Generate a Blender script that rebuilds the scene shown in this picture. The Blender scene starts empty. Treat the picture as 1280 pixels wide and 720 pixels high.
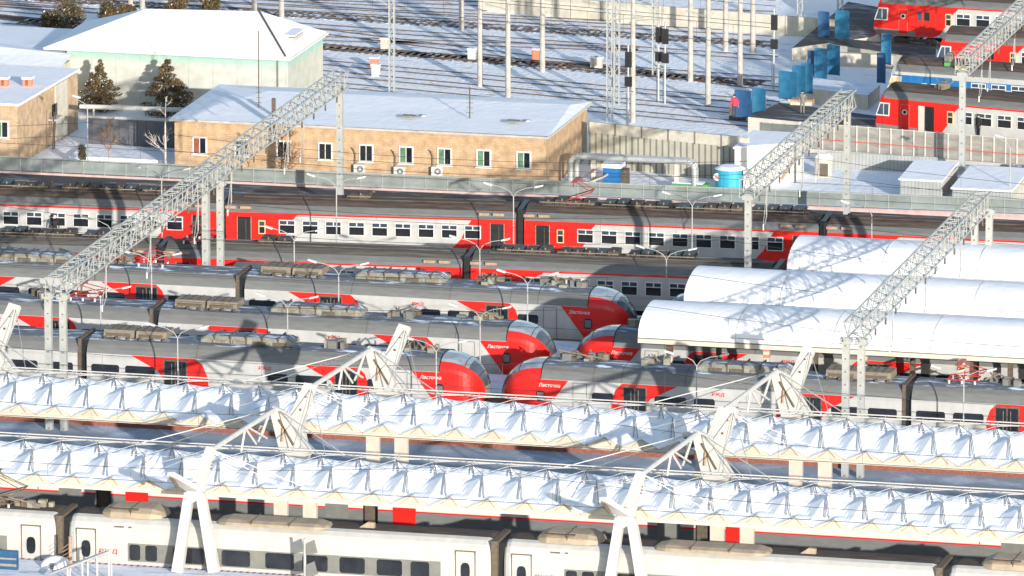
import bpy, math, random
from mathutils import Vector, Matrix
R = math.radians
random.seed(7)
scene = bpy.context.scene
col = scene.collection
# ------------------------------------------------------------------ camera, sky, sun, exposure
PITCH, YAW, DIST = R(12.2), R(14.0), 632.0
vd = Vector((-math.sin(YAW)*math.cos(PITCH), math.cos(YAW)*math.cos(PITCH), -math.sin(PITCH)))
rt = Vector((math.cos(YAW), math.sin(YAW), 0))
up = rt.cross(vd)
CAM = -DIST*vd
cd = bpy.data.cameras.new('camera'); cam = bpy.data.objects.new('camera', cd); col.objects.link(cam)
cam.location = CAM
cam.rotation_euler = (R(90)-PITCH, 0, YAW)
cd.sensor_width = 36; cd.lens = 36*12000/1280.0
cd.clip_start = 5; cd.clip_end = 6000
scene.camera = cam
SUN_EL = R(11.0); SUN_AZ = R(34.8)          # light travels towards (-sin, cos)
w = bpy.data.worlds.new('World'); scene.world = w; w.use_nodes = True
nt = w.node_tree; nt.nodes.clear()
sk = nt.nodes.new('ShaderNodeTexSky'); sk.sky_type = 'NISHITA'; sk.sun_disc = False
sk.sun_elevation = SUN_EL; sk.sun_rotation = math.pi - SUN_AZ; sk.altitude = 150; sk.air_density = 1.0; sk.dust_density = 0.8; sk.ozone_density = 1.1
bg = nt.nodes.new('ShaderNodeBackground'); bg.inputs[1].default_value = 0.15
wo = nt.nodes.new('ShaderNodeOutputWorld'); nt.links.new(sk.outputs[0], bg.inputs[0]); nt.links.new(bg.outputs[0], wo.inputs[0])
sl = bpy.data.lights.new('sun', 'SUN'); sl.energy = 3.5; sl.angle = R(0.55); sl.color = (1.0, 0.95, 0.875)
so = bpy.data.objects.new('sun', sl); col.objects.link(so)
sd = Vector((-math.sin(SUN_AZ)*math.cos(SUN_EL), math.cos(SUN_AZ)*math.cos(SUN_EL), -math.sin(SUN_EL)))
so.rotation_euler = sd.to_track_quat('-Z', 'Y').to_euler(); so.location = (80, -200, 120)
scene.view_settings.view_transform = 'Standard'; scene.view_settings.look = 'None'
scene.view_settings.gamma = 1; scene.view_settings.exposure = 0.85

# ------------------------------------------------------------------ helpers
def ray(px, py): return vd + rt*((px-640)/12000.0) - up*((py-360)/12000.0)
def G(px, py, z=0.0):
    d = ray(px, py); t = (z-CAM.z)/d.z; return CAM + d*t
def V(px, py, Y):
    d = ray(px, py); t = (Y-CAM.y)/d.y; return CAM + d*t

def mat(name, c, rough=0.6, metal=0.0, var=0.12, scale=3.0, bump=0.0, bscale=20.0, c2=None, thr=None, stretch=None, trans=None, spec=None):
    m = bpy.data.materials.new(name); m.use_nodes = True; n = m.node_tree; b = n.nodes['Principled BSDF']
    b.inputs['Roughness'].default_value = rough; b.inputs['Metallic'].default_value = metal
    if spec is not None: b.inputs['Specular IOR Level'].default_value = spec
    tc = n.nodes.new('ShaderNodeTexCoord'); src = tc.outputs['Object']
    if stretch:
        mp = n.nodes.new('ShaderNodeMapping'); mp.inputs['Scale'].default_value = stretch; n.links.new(src, mp.inputs[0]); src = mp.outputs[0]
    nz = n.nodes.new('ShaderNodeTexNoise'); nz.inputs['Scale'].default_value = scale; nz.inputs['Detail'].default_value = 6; nz.inputs['Roughness'].default_value = 0.6
    n.links.new(src, nz.inputs['Vector'])
    rp = n.nodes.new('ShaderNodeValToRGB')
    if c2 is None:
        a = [max(0, x*(1-var)) for x in c]; z = [min(1, x*(1+var)) for x in c]
        rp.color_ramp.elements[0].position = 0.3; rp.color_ramp.elements[1].position = 0.7
    else:
        a, z = c, c2; t0, t1 = thr or (0.45, 0.6)
        rp.color_ramp.elements[0].position = t0; rp.color_ramp.elements[1].position = t1
    rp.color_ramp.elements[0].color = (*a, 1); rp.color_ramp.elements[1].color = (*z, 1)
    n.links.new(nz.outputs[0], rp.inputs[0]); n.links.new(rp.outputs[0], b.inputs['Base Color'])
    if bump:
        n2 = n.nodes.new('ShaderNodeTexNoise'); n2.inputs['Scale'].default_value = bscale; n2.inputs['Detail'].default_value = 5
        n.links.new(tc.outputs['Object'], n2.inputs['Vector'])
        bp = n.nodes.new('ShaderNodeBump'); bp.inputs['Strength'].default_value = 1.0; bp.inputs['Distance'].default_value = bump
        n.links.new(n2.outputs[0], bp.inputs['Height']); n.links.new(bp.outputs[0], b.inputs['Normal'])
    if trans:
        out = n.nodes['Material Output']; tr = n.nodes.new('ShaderNodeBsdfTransparent'); mx = n.nodes.new('ShaderNodeMixShader')
        mx.inputs[0].default_value = trans; n.links.new(b.outputs[0], mx.inputs[1]); n.links.new(tr.outputs[0], mx.inputs[2]); n.links.new(mx.outputs[0], out.inputs[0])
    return m

M = {}
M['snow'] = mat('snow', (0.86, 0.87, 0.90), 0.75, var=0.05, scale=0.8, bump=0.12, bscale=2.2)
M['snow_roof'] = mat('snow_roof', (0.85, 0.85, 0.88), 0.75, var=0.04, scale=0.5, bump=0.05, bscale=1.6)
M['yard_snow'] = mat('yard_snow', (0.30, 0.24, 0.20), 0.85, scale=1.1, c2=(0.86, 0.86, 0.89), thr=(0.33, 0.42), bump=0.12, bscale=2.6, stretch=(0.35, 1.8, 1))
M['shaded_path'] = mat('shaded_path', (0.34, 0.36, 0.40), 0.85, scale=0.4, c2=(0.55, 0.58, 0.64), thr=(0.5, 0.65), bump=0.03, bscale=4)  # shade on the snowy floor, put into the blue-grey colour
M['snow_dirty'] = mat('snow_dirty', (0.42, 0.40, 0.40), 0.85, scale=0.9, c2=(0.82, 0.86, 0.93), thr=(0.36, 0.52), bump=0.08, bscale=3, stretch=(0.35, 1.4, 1))
M['ballast'] = mat('ballast', (0.045, 0.036, 0.034), 0.95, var=0.5, scale=9, bump=0.08, bscale=9)
M['yard_ballast'] = mat('yard_ballast', (0.06, 0.048, 0.045), 0.95, scale=1.8, c2=(0.8, 0.84, 0.92), thr=(0.47, 0.55), bump=0.08, bscale=7, stretch=(0.6, 1.6, 1))
M['ballast_snow'] = mat('ballast_snow', (0.07, 0.055, 0.05), 0.95, scale=1.6, c2=(0.8, 0.84, 0.92), thr=(0.36, 0.46), bump=0.08, bscale=6, stretch=(0.5, 2.5, 1))
M['asphalt'] = mat('asphalt', (0.06, 0.055, 0.055), 0.9, scale=0.8, c2=(0.4, 0.42, 0.48), thr=(0.52, 0.72), bump=0.02, stretch=(0.4, 1.5, 1))
M['platform_snow'] = mat('platform_snow', (0.78, 0.82, 0.9), 0.85, scale=1.2, c2=(0.45, 0.42, 0.40), thr=(0.52, 0.75), bump=0.05, bscale=4, stretch=(0.4, 1.5, 1))
M['red_wall'] = mat('red_wall', (0.24, 0.085, 0.055), 0.85, var=0.35, scale=9, bump=0.01)
M['concrete'] = mat('concrete', (0.42, 0.40, 0.37), 0.85, var=0.18, scale=1.5, bump=0.01)
M['concrete_pale'] = mat('concrete_pale', (0.50, 0.46, 0.38), 0.85, var=0.15, scale=1.5, bump=0.01)
M['pink_base'] = mat('pink_base', (0.5, 0.36, 0.33), 0.85, var=0.15, scale=2)
M['rail'] = mat('rail', (0.12, 0.08, 0.06), 0.55, 0.3, var=0.3, scale=3)
M['sleeper'] = mat('sleeper', (0.14, 0.12, 0.11), 0.9, scale=1.4, c2=(0.75, 0.79, 0.86), thr=(0.52, 0.6))
M['white_paint'] = mat('white_paint', (0.62, 0.60, 0.56), 0.5, var=0.05, scale=1.2)
M['car_white'] = mat('car_white', (0.44, 0.43, 0.405), 0.35, var=0.10, scale=1.1, stretch=(1.2, 1, 0.7))
M['car_red'] = mat('car_red', (0.66, 0.018, 0.012), 0.35, var=0.12, scale=1.5, stretch=(0.5, 1, 2.5))
M['car_grey'] = mat('car_grey', (0.155, 0.155, 0.148), 0.5, var=0.14, scale=2.0, stretch=(0.5, 1, 2.5))
M['lower_grey'] = mat('lower_grey', (0.17, 0.17, 0.15), 0.6, var=0.15, scale=2)
M['pink_side'] = mat('pink_side', (0.72, 0.58, 0.52), 0.5, var=0.06, scale=1)
M['blue_grey'] = mat('blue_grey', (0.40, 0.46, 0.55), 0.45, var=0.25, scale=0.5)
M['roof_brown'] = mat('roof_brown', (0.05, 0.033, 0.026), 0.85, scale=2.2, c2=(0.10, 0.075, 0.06), thr=(0.4, 0.65), bump=0.01, stretch=(0.3, 2.5, 1))
M['roof_olive'] = mat('roof_olive', (0.07, 0.06, 0.052), 0.8, scale=2.2, c2=(0.13, 0.12, 0.105), thr=(0.4, 0.65), bump=0.01, stretch=(0.25, 4, 1))
M['roof_snowy'] = mat('roof_snowy', (0.10, 0.115, 0.14), 0.7, scale=1.3, c2=(0.62, 0.72, 0.86), thr=(0.52, 0.66), bump=0.02, bscale=4, stretch=(0.5, 2.2, 1))
M['black'] = mat('black', (0.012, 0.012, 0.014), 0.5, var=0.3, scale=3)
M['glass_dark'] = mat('glass_dark', (0.018, 0.02, 0.024), 0.12, var=0.5, scale=0.8, spec=0.6)
M['glass_mid'] = mat('glass_mid', (0.05, 0.07, 0.10), 0.1, var=0.4, scale=0.8, spec=0.6)
M['nose_glass'] = mat('nose_glass', (0.06, 0.07, 0.085), 0.08, var=0.4, scale=1.5, spec=1.0)
M['windscreen'] = mat('windscreen', (0.24, 0.28, 0.32), 0.14, var=0.25, scale=1.2, spec=0.8)
M['gangway'] = mat('gangway', (0.11, 0.085, 0.06), 0.8, var=0.3, scale=6)
M['under'] = mat('under', (0.06, 0.045, 0.035), 0.85, scale=3, c2=(0.22, 0.17, 0.12), thr=(0.5, 0.75))
M['box_brown'] = mat('box_brown', (0.20, 0.165, 0.125), 0.7, var=0.3, scale=3)
M['box_olive'] = mat('box_olive', (0.25, 0.24, 0.19), 0.65, var=0.3, scale=3)
M['beige_fairing'] = mat('beige_fairing', (0.34, 0.27, 0.19), 0.6, var=0.2, scale=2)
M['panto_red'] = mat('panto_red', (0.36, 0.04, 0.035), 0.5, var=0.2)
M['zinc'] = mat('zinc', (0.42, 0.43, 0.41), 0.5, 0.25, var=0.12, scale=2)
M['lamp_grey'] = mat('lamp_grey', (0.40, 0.40, 0.39), 0.5, 0.1)
M['bar_shade_grey'] = mat('bar_shade_grey', (0.27, 0.28, 0.30), 0.5, 0.2)  # darker grey carries the shade on the canopy's V bars
M['wire'] = mat('wire', (0.05, 0.045, 0.045), 0.6, 0.3)
M['membrane'] = mat('membrane', (0.86, 0.87, 0.90), 0.6, var=0.03, scale=0.7, bump=0.008, bscale=1.2)
M['membrane_beige'] = mat('membrane_beige', (0.52, 0.47, 0.36), 0.7, var=0.06, scale=1.5)
M['steel_white'] = mat('steel_white', (0.50, 0.485, 0.455), 0.45, var=0.06, scale=2)
M['column_beige'] = mat('column_beige', (0.58, 0.51, 0.43), 0.6, var=0.07, scale=2)
M['wood'] = mat('wood', (0.36, 0.24, 0.16), 0.8, var=0.25, scale=4)
M['blue'] = mat('blue', (0.012, 0.13, 0.34), 0.5, var=0.2, scale=2)
M['screen_blue'] = mat('screen_blue', (0.02, 0.13, 0.24), 0.45, var=0.25, scale=2)
M['screen_blue_dark'] = mat('screen_blue_dark', (0.02, 0.08, 0.18), 0.5, var=0.25, scale=2)
M['turquoise'] = mat('turquoise', (0.04, 0.36, 0.50), 0.45, var=0.1, scale=2)
M['green'] = mat('green', (0.08, 0.30, 0.10), 0.6, var=0.2)
M['mint'] = mat('mint', (0.34, 0.62, 0.55), 0.7, var=0.06)
M['door_grey'] = mat('door_grey', (0.5, 0.5, 0.48), 0.5)
M['tac_purple'] = mat('tac_purple', (0.33, 0.16, 0.27), 0.7, var=0.3, scale=8)
M['bark'] = mat('bark', (0.16, 0.11, 0.08), 0.9, var=0.3, scale=6)
M['birch'] = mat('birch', (0.62, 0.56, 0.50), 0.8, var=0.3, scale=6)
M['leaf'] = mat('leaf', (0.19, 0.105, 0.045), 0.8, scale=1.3, c2=(0.10, 0.075, 0.03), thr=(0.4, 0.6))
M['leaf_green'] = mat('leaf_green', (0.09, 0.075, 0.03), 0.8, scale=1.3, c2=(0.045, 0.05, 0.02), thr=(0.4, 0.6))
M['twig'] = mat('twig', (0.30, 0.17, 0.10), 0.9, var=0.3)
M['skin'] = mat('skin', (0.55, 0.33, 0.24), 0.6)
M['cloth_black'] = mat('cloth_black', (0.02, 0.02, 0.025), 0.9)
M['cloth_navy'] = mat('cloth_navy', (0.04, 0.05, 0.09), 0.9)
M['cloth_red'] = mat('cloth_red', (0.65, 0.03, 0.06), 0.8)
M['hair'] = mat('hair', (0.03, 0.02, 0.015), 0.9)
M['pole_beige'] = mat('pole_beige', (0.40, 0.37, 0.33), 0.85, var=0.2, scale=2)
M['trim_red'] = mat('trim_red', (0.5, 0.09, 0.07), 0.6)
M['grey_glass'] = mat('grey_glass', (0.28, 0.31, 0.29), 0.35, var=0.25, scale=0.6, trans=0.28)  # translucent grey panels of the trackside fence
M['noise_glass'] = mat('noise_glass', (0.36, 0.335, 0.29), 0.4, var=0.3, scale=0.8, trans=0.35, stretch=(1, 1, 4))
M['orange'] = mat('orange', (0.62, 0.2, 0.12), 0.8)
M['curtain'] = mat('curtain', (0.10, 0.20, 0.12), 0.5, var=0.4, scale=3)
M['redbrown'] = mat('redbrown', (0.24, 0.07, 0.04), 0.6, var=0.3)
M['sign_yellow'] = mat('sign_yellow', (0.6, 0.45, 0.2), 0.6)

def brick_mat(name, c1, c2, mortar, sc):
    m = bpy.data.materials.new(name); m.use_nodes = True; n = m.node_tree; b = n.nodes['Principled BSDF']; b.inputs['Roughness'].default_value = 0.85
    tc = n.nodes.new('ShaderNodeTexCoord'); sp = n.nodes.new('ShaderNodeSeparateXYZ'); cb = n.nodes.new('ShaderNodeCombineXYZ'); ad = n.nodes.new('ShaderNodeMath'); ad.operation = 'ADD'
    n.links.new(tc.outputs['Object'], sp.inputs[0]); n.links.new(sp.outputs[0], ad.inputs[0]); n.links.new(sp.outputs[1], ad.inputs[1])
    n.links.new(ad.outputs[0], cb.inputs[0]); n.links.new(sp.outputs[2], cb.inputs[1])
    br = n.nodes.new('ShaderNodeTexBrick'); br.inputs['Scale'].default_value = sc; br.inputs['Color1'].default_value = (*c1, 1); br.inputs['Color2'].default_value = (*c2, 1); br.inputs['Mortar'].default_value = (*mortar, 1)
    br.inputs['Mortar Size'].default_value = 0.06; br.inputs['Brick Width'].default_value = 0.8; br.inputs['Row Height'].default_value = 0.25
    n.links.new(cb.outputs[0], br.inputs['Vector'])
    nz = n.nodes.new('ShaderNodeTexNoise'); nz.inputs['Scale'].default_value = 1.7; nz.inputs['Detail'].default_value = 9; n.links.new(tc.outputs['Object'], nz.inputs['Vector'])
    mx = n.nodes.new('ShaderNodeMixRGB'); mx.blend_type = 'MULTIPLY'; mx.inputs[0].default_value = 0.8
    rp = n.nodes.new('ShaderNodeValToRGB'); rp.color_ramp.elements[0].position = 0.3; rp.color_ramp.elements[0].color = (0.6, 0.55, 0.5, 1); rp.color_ramp.elements[1].position = 0.65
    n.links.new(nz.outputs[0], rp.inputs[0]); n.links.new(br.outputs['Color'], mx.inputs[1]); n.links.new(rp.outputs[0], mx.inputs[2]); n.links.new(mx.outputs[0], b.inputs['Base Color'])
    return m
M['tan_brick'] = brick_mat('tan_brick', (0.58, 0.40, 0.235), (0.51, 0.33, 0.185), (0.46, 0.32, 0.20), 1.6)
M['pale_brick'] = brick_mat('pale_brick', (0.58, 0.41, 0.26), (0.50, 0.35, 0.21), (0.45, 0.33, 0.22), 1.6)

def panel_mat(name, ca, cb_, axis, freq, width, tint=None):
    """vertical ribs / seams along one object axis; optional tint strip high on the wall"""
    m = bpy.data.materials.new(name); m.use_nodes = True; n = m.node_tree; b = n.nodes['Principled BSDF']; b.inputs['Roughness'].default_value = 0.6
    tc = n.nodes.new('ShaderNodeTexCoord'); sp = n.nodes.new('ShaderNodeSeparateXYZ'); n.links.new(tc.outputs['Object'], sp.inputs[0])
    ml = n.nodes.new('ShaderNodeMath'); ml.operation = 'MULTIPLY'; ml.inputs[1].default_value = freq; n.links.new(sp.outputs[axis], ml.inputs[0])
    fr = n.nodes.new('ShaderNodeMath'); fr.operation = 'FRACT'; n.links.new(ml.outputs[0], fr.inputs[0])
    lt = n.nodes.new('ShaderNodeMath'); lt.operation = 'LESS_THAN'; lt.inputs[1].default_value = width; n.links.new(fr.outputs[0], lt.inputs[0])
    mx = n.nodes.new('ShaderNodeMixRGB'); mx.inputs[1].default_value = (*ca, 1); mx.inputs[2].default_value = (*cb_, 1); n.links.new(lt.outputs[0], mx.inputs[0])
    nz = n.nodes.new('ShaderNodeTexNoise'); nz.inputs['Scale'].default_value = 1.2; nz.inputs['Detail'].default_value = 6; n.links.new(tc.outputs['Object'], nz.inputs['Vector'])
    rp = n.nodes.new('ShaderNodeValToRGB'); rp.color_ramp.elements[0].position = 0.3; rp.color_ramp.elements[0].color = (0.78, 0.76, 0.72, 1); rp.color_ramp.elements[1].position = 0.65
    n.links.new(nz.outputs[0], rp.inputs[0]); mu = n.nodes.new('ShaderNodeMixRGB'); mu.blend_type = 'MULTIPLY'; mu.inputs[0].default_value = 0.8
    n.links.new(mx.outputs[0], mu.inputs[1]); n.links.new(rp.outputs[0], mu.inputs[2]); last = mu.outputs[0]
    if tint:
        cc, z0, z1 = tint; mr = n.nodes.new('ShaderNodeMapRange'); mr.inputs[1].default_value = z0; mr.inputs[2].default_value = z1
        n3 = n.nodes.new('ShaderNodeTexNoise'); n3.inputs['Scale'].default_value = 2.5; n.links.new(tc.outputs['Object'], n3.inputs['Vector'])
        a2 = n.nodes.new('ShaderNodeMath'); a2.operation = 'MULTIPLY_ADD'; a2.inputs[1].default_value = 0.9; n.links.new(n3.outputs[0], a2.inputs[0]); n.links.new(sp.outputs[2], a2.inputs[2])
        n.links.new(a2.outputs[0], mr.inputs[0]); m2 = n.nodes.new('ShaderNodeMixRGB'); n.links.new(mr.outputs[0], m2.inputs[0]); n.links.new(last, m2.inputs[1]); m2.inputs[2].default_value = (*cc, 1); last = m2.outputs[0]
    n.links.new(last, b.inputs['Base Color'])
    return m
M['mint_wall'] = panel_mat('mint_wall', (0.50, 0.50, 0.45), (0.42, 0.43, 0.39), 0, 0.55, 0.04, ((0.22, 0.45, 0.40), 3.45, 4.35))
M['mint_side'] = panel_mat('mint_side', (0.52, 0.51, 0.43), (0.44, 0.45, 0.38), 1, 0.55, 0.04, ((0.2, 0.48, 0.43), 3.45, 4.35))
M['corrugated'] = panel_mat('corrugated', (0.44, 0.42, 0.34), (0.20, 0.20, 0.17), 0, 2.1, 0.3)
M['corrugated_fine'] = panel_mat('corrugated_fine', (0.36, 0.37, 0.36), (0.28, 0.29, 0.29), 0, 4.0, 0.35)
M['dark_panel'] = panel_mat('dark_panel', (0.10, 0.105, 0.12), (0.06, 0.065, 0.08), 0, 1.5, 0.08)
M['tactile'] = panel_mat('tactile', (0.62, 0.52, 0.56), (0.22, 0.07, 0.16), 0, 2.6, 0.45)

class MB:
    def __init__(s): s.v = []; s.f = []; s.m = []; s.mats = []
    def mi(s, m):
        if m not in s.mats: s.mats.append(m)
        return s.mats.index(m)
    def poly(s, pts, m):
        k = len(s.v); s.v += [tuple(p) for p in pts]; s.f.append(tuple(range(k, k+len(pts)))); s.m.append(s.mi(m)); return s
    def box(s, c, d, m, rz=0.0, ry=0.0):
        mt = Matrix.Translation(c) @ Matrix.Rotation(rz, 4, 'Z') @ Matrix.Rotation(ry, 4, 'Y')
        k = len(s.v); x, y, z = d[0]/2, d[1]/2, d[2]/2
        for p in [(-x,-y,-z),(x,-y,-z),(x,y,-z),(-x,y,-z),(-x,-y,z),(x,-y,z),(x,y,z),(-x,y,z)]: s.v.append(tuple(mt @ Vector(p)))
        for q in [(0,3,2,1),(4,5,6,7),(0,1,5,4),(1,2,6,5),(2,3,7,6),(3,0,4,7)]:
            s.f.append(tuple(k+i for i in q)); s.m.append(s.mi(m))
        return s
    def bx(s, x0, x1, y0, y1, z0, z1, m): return s.box(((x0+x1)/2, (y0+y1)/2, (z0+z1)/2), (x1-x0, y1-y0, z1-z0), m)
    def tube(s, a, b, r, m, r2=None, n=6):
        a = Vector(a); b = Vector(b); r2 = r if r2 is None else r2; d = (b-a)
        if d.length < 1e-6: return s
        q = d.to_track_quat('Z', 'Y'); k = len(s.v)
        for (c, rr) in ((a, r), (b, r2)):
            for i in range(n):
                t = 2*math.pi*(i+.5)/n; s.v.append(tuple(c + q @ Vector((rr*math.cos(t), rr*math.sin(t), 0))))
        mi = s.mi(m)
        for i in range(n): s.f.append((k+i, k+(i+1) % n, k+n+(i+1) % n, k+n+i)); s.m.append(mi)
        s.f.append(tuple(k+n-1-i for i in range(n))); s.m.append(mi); s.f.append(tuple(k+n+i for i in range(n))); s.m.append(mi)
        return s
    def path(s, pts, r, m, n=6):
        for a, b in zip(pts[:-1], pts[1:]): s.tube(a, b, r, m, n=n)
        return s
    def prism(s, pts, off, m):
        """polygon pts extruded by vector off"""
        o = Vector(off); A = [Vector(p) for p in pts]; B = [p+o for p in A]; k = len(s.v); n = len(A)
        s.v += [tuple(p) for p in A+B]; mi = s.mi(m)
        s.f.append(tuple(range(k+n-1, k-1, -1))); s.m.append(mi); s.f.append(tuple(range(k+n, k+2*n))); s.m.append(mi)
        for i in range(n): s.f.append((k+i, k+(i+1) % n, k+n+(i+1) % n, k+n+i)); s.m.append(mi)
        return s
    def build(s, name, parent=None, loc=(0, 0, 0), rz=0.0, smooth=False):
        me = bpy.data.meshes.new(name); me.from_pydata(s.v, [], s.f); me.polygons.foreach_set('material_index', s.m)
        for m in s.mats: me.materials.append(M[m])
        import bmesh
        bm = bmesh.new(); bm.from_mesh(me)
        if not smooth: bmesh.ops.recalc_face_normals(bm, faces=bm.faces)
        bm.to_mesh(me); bm.free()
        if smooth: me.polygons.foreach_set('use_smooth', [True]*len(me.polygons))
        me.update()
        o = bpy.data.objects.new(name, me); col.objects.link(o); o.location = loc; o.rotation_euler = (0, 0, rz)
        if parent: o.parent = parent
        return o

def tag(o, label=None, cat=None, group=None, kind=None):
    if label: o['label'] = label
    if cat: o['category'] = cat
    if group: o['group'] = group
    if kind: o['kind'] = kind
    return o
def thing(name, label, cat, loc=(0, 0, 0), rz=0.0, group=None):
    o = bpy.data.objects.new(name, None); col.objects.link(o); o.location = loc; o.rotation_euler = (0, 0, rz); o.empty_display_size = 0.3
    return tag(o, label, cat, group)
def struct(name, mb, **k): return tag(mb.build(name, **k), kind='structure')
kids = {}
def copy_tree(o, parent=None):
    c = o.copy(); col.objects.link(c)
    if parent is not None: c.parent = parent
    for ch in [x for x in list(o.children)]: copy_tree(ch, c)
    return c
def dup(root, loc, label, rz=None):
    c = copy_tree(root); c.location = loc; c['label'] = label
    if rz is not None: c.rotation_euler = (0, 0, rz)
    return c
def text(body, size, m, parent, loc, name='lettering', rot=(R(90), 0, 0), depth=0.004, align='CENTER', shear=0.0, sx=1.0):
    cu = bpy.data.curves.new('t', 'FONT'); cu.body = body; cu.size = size; cu.extrude = depth; cu.align_x = align; cu.align_y = 'CENTER'; cu.shear = shear; cu.offset = size*0.012
    t = bpy.data.objects.new('t', cu); col.objects.link(t); bpy.context.view_layer.update()
    me = bpy.data.meshes.new_from_object(t.evaluated_get(bpy.context.evaluated_depsgraph_get())); bpy.data.objects.remove(t)
    me.materials.clear(); me.materials.append(M[m])
    o = bpy.data.objects.new(name, me); col.objects.link(o); o.location = loc; o.rotation_euler = rot; o.scale = (sx, 1, 1)
    if parent: o.parent = parent
    return o
def sheet(name, x0, x1, y0, y1, z, m): return struct(name, MB().poly([(x0,y0,z),(x1,y0,z),(x1,y1,z),(x0,y1,z)], m))

# ------------------------------------------------------------------ ground, tracks, platforms
def noise_ground():
    mb = MB(); mb.mi('snow')
    mb.poly([(-1500,-900,0),(1500,-900,0),(1500,1500,0),(-1500,1500,0)], 'snow')
    return struct('ground', mb)
noise_ground()
def plat(name, x0, x1, y0, y1, z, m='platform_snow', side='concrete'):
    mb = MB(); mb.bx(x0, x1, y0, y1, 0.0, z-0.004, side); mb.poly([(x0,y0,z),(x1,y0,z),(x1,y1,z),(x0,y1,z)], m)
    return struct(name, mb)
XL, XR = -75, 95
plat('platform', XL, XR, -100, -84.35, 1.35)
mb = MB(); mb.poly([(XL,-84.75,1.356),(XR,-84.75,1.356),(XR,-84.37,1.356),(XL,-84.37,1.356)], 'tactile'); struct('platform_edge_strip', mb)
plat('platform', XL, XR, -80.6, -74.5, 0.25, 'ballast')
plat('platform', XL, XR, -65.0, -58.0, 1.1)
struct('platform', MB().bx(XL, XR, -47.3, -39.6, 0.0, 1.15, 'red_wall').poly([(XL,-47.3,1.156),(XR,-47.3,1.156),(XR,-39.6,1.156),(XL,-39.6,1.156)], 'platform_snow'))
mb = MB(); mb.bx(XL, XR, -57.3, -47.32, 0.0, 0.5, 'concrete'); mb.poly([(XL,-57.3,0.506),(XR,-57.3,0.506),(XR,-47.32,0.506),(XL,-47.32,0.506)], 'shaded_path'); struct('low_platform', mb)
plat('platform', XL, XR, -35.2, -30.0, 1.1)
plat('platform', XL, XR, -25.2, -19.6, 1.1)
plat('platform', XL, XR, -14.4, -11.1, 1.1)
plat('platform', XL, XR, -6.0, 1.0, 1.1, 'asphalt')
plat('platform', XL, XR, 13.0, 27.0, 0.55, 'asphalt')
def track(a, b, dark='ballast', wd=3.0, name='railway_track', sleepers=True, yard=False):
    a = Vector((*a, 0)); b = Vector((*b, 0)); d = (b-a).normalized(); nrm = Vector((-d.y, d.x, 0)); L = (b-a).length
    mb = MB(); z = Vector((0, 0, 0.02))
    mb.poly([a-nrm*wd/2+z, b-nrm*wd/2+z, b+nrm*wd/2+z, a+nrm*wd/2+z], dark)
    ang = math.atan2(d.y, d.x)
    if sleepers:
        k = 0.0
        while k < L:
            c = a+d*k; mb.box((c.x, c.y, 0.0 if yard else 0.05), (0.26, 2.6, 0.08), 'sleeper', rz=ang); k += 0.62
    for s in (-0.76, 0.76):
        c = (a+b)/2+nrm*s; mb.box((c.x, c.y, 0.17 if not yard else 0.075), (L, 0.07, 0.16 if not yard else 0.06), 'rail', rz=ang)
    return struct(name, mb)
for y in (-82.7, -68.4, -54.3, -37.3, -27.5, -16.8, -8.4, 5.5, 10.2):
    track((XL, y), (XR, y+ (1.5 if y > 0 else 0)), 'ballast', 4.0, sleepers=y < -60 or y > 0)

# ------------------------------------------------------------------ trains
def window_mb(kind):
    mb = MB()
    if kind == 'emu':      # white frame, dark pane, two vent flaps on top
        mb.bx(-.56, .56, -.02, .03, -.47, .47, 'white_paint'); mb.bx(-.49, -.03, -.028, .02, .16, .40, 'glass_mid'); mb.bx(.05, .49, -.028, .02, .16, .40, 'glass_mid')
        mb.bx(-.49, .49, -.03, .02, -.42, .10, 'glass_dark')
    elif kind == 'small':
        mb.bx(-.24, .24, -.02, .03, -.47, .47, 'sign_yellow'); mb.bx(-.17, .17, -.03, .02, -.40, .02, 'glass_dark'); mb.bx(-.17, .17, -.03, .02, .10, .38, 'glass_mid')
    return mb
ME_CACHE = {}
def shared(key, maker, name, parent, loc, smooth=False):
    if key in ME_CACHE:
        o = bpy.data.objects.new(name, ME_CACHE[key]); col.objects.link(o); o.location = loc; o.parent = parent; return o
    o = maker().build(name, parent, loc, smooth=smooth); ME_CACHE[key] = o.data; return o
def extrude_body(prof, x0, x1, mats, endmat='car_grey', caps=True, seg=1):
    """prof: (y,z) points from the front wall's foot over the roof to the back wall's foot; mats: one per segment"""
    mb = MB(); n = len(prof)
    xs = [x0+(x1-x0)*i/seg for i in range(seg+1)]
    for a, b in zip(xs[:-1], xs[1:]):
        for i in range(n-1):
            (y0, z0), (y1, z1) = prof[i], prof[i+1]
            mb.poly([(a,y0,z0),(b,y0,z0),(b,y1,z1),(a,y1,z1)], mats[i])
    if caps:
        mb.poly([(x0,y,z) for y, z in prof], endmat); mb.poly([(x1,y,z) for y, z in prof][::-1], endmat)
    return mb
def bogie_mb():
    mb = MB()
    for x in (-1.2, 1.2):
        for y in (0.35, 3.05):
            mb.tube((x, y-.07, .5), (x, y+.07, .5), .46, 'under', n=12)
    for y in (0.22, 3.18): mb.box((0, y, .62), (3.3, .16, .24), 'under'); mb.box((0, y-.02, .8), (.9, .3, .3), 'under')
    mb.box((0, 1.7, .7), (.5, 2.6, .3), 'under')
    return mb
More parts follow.
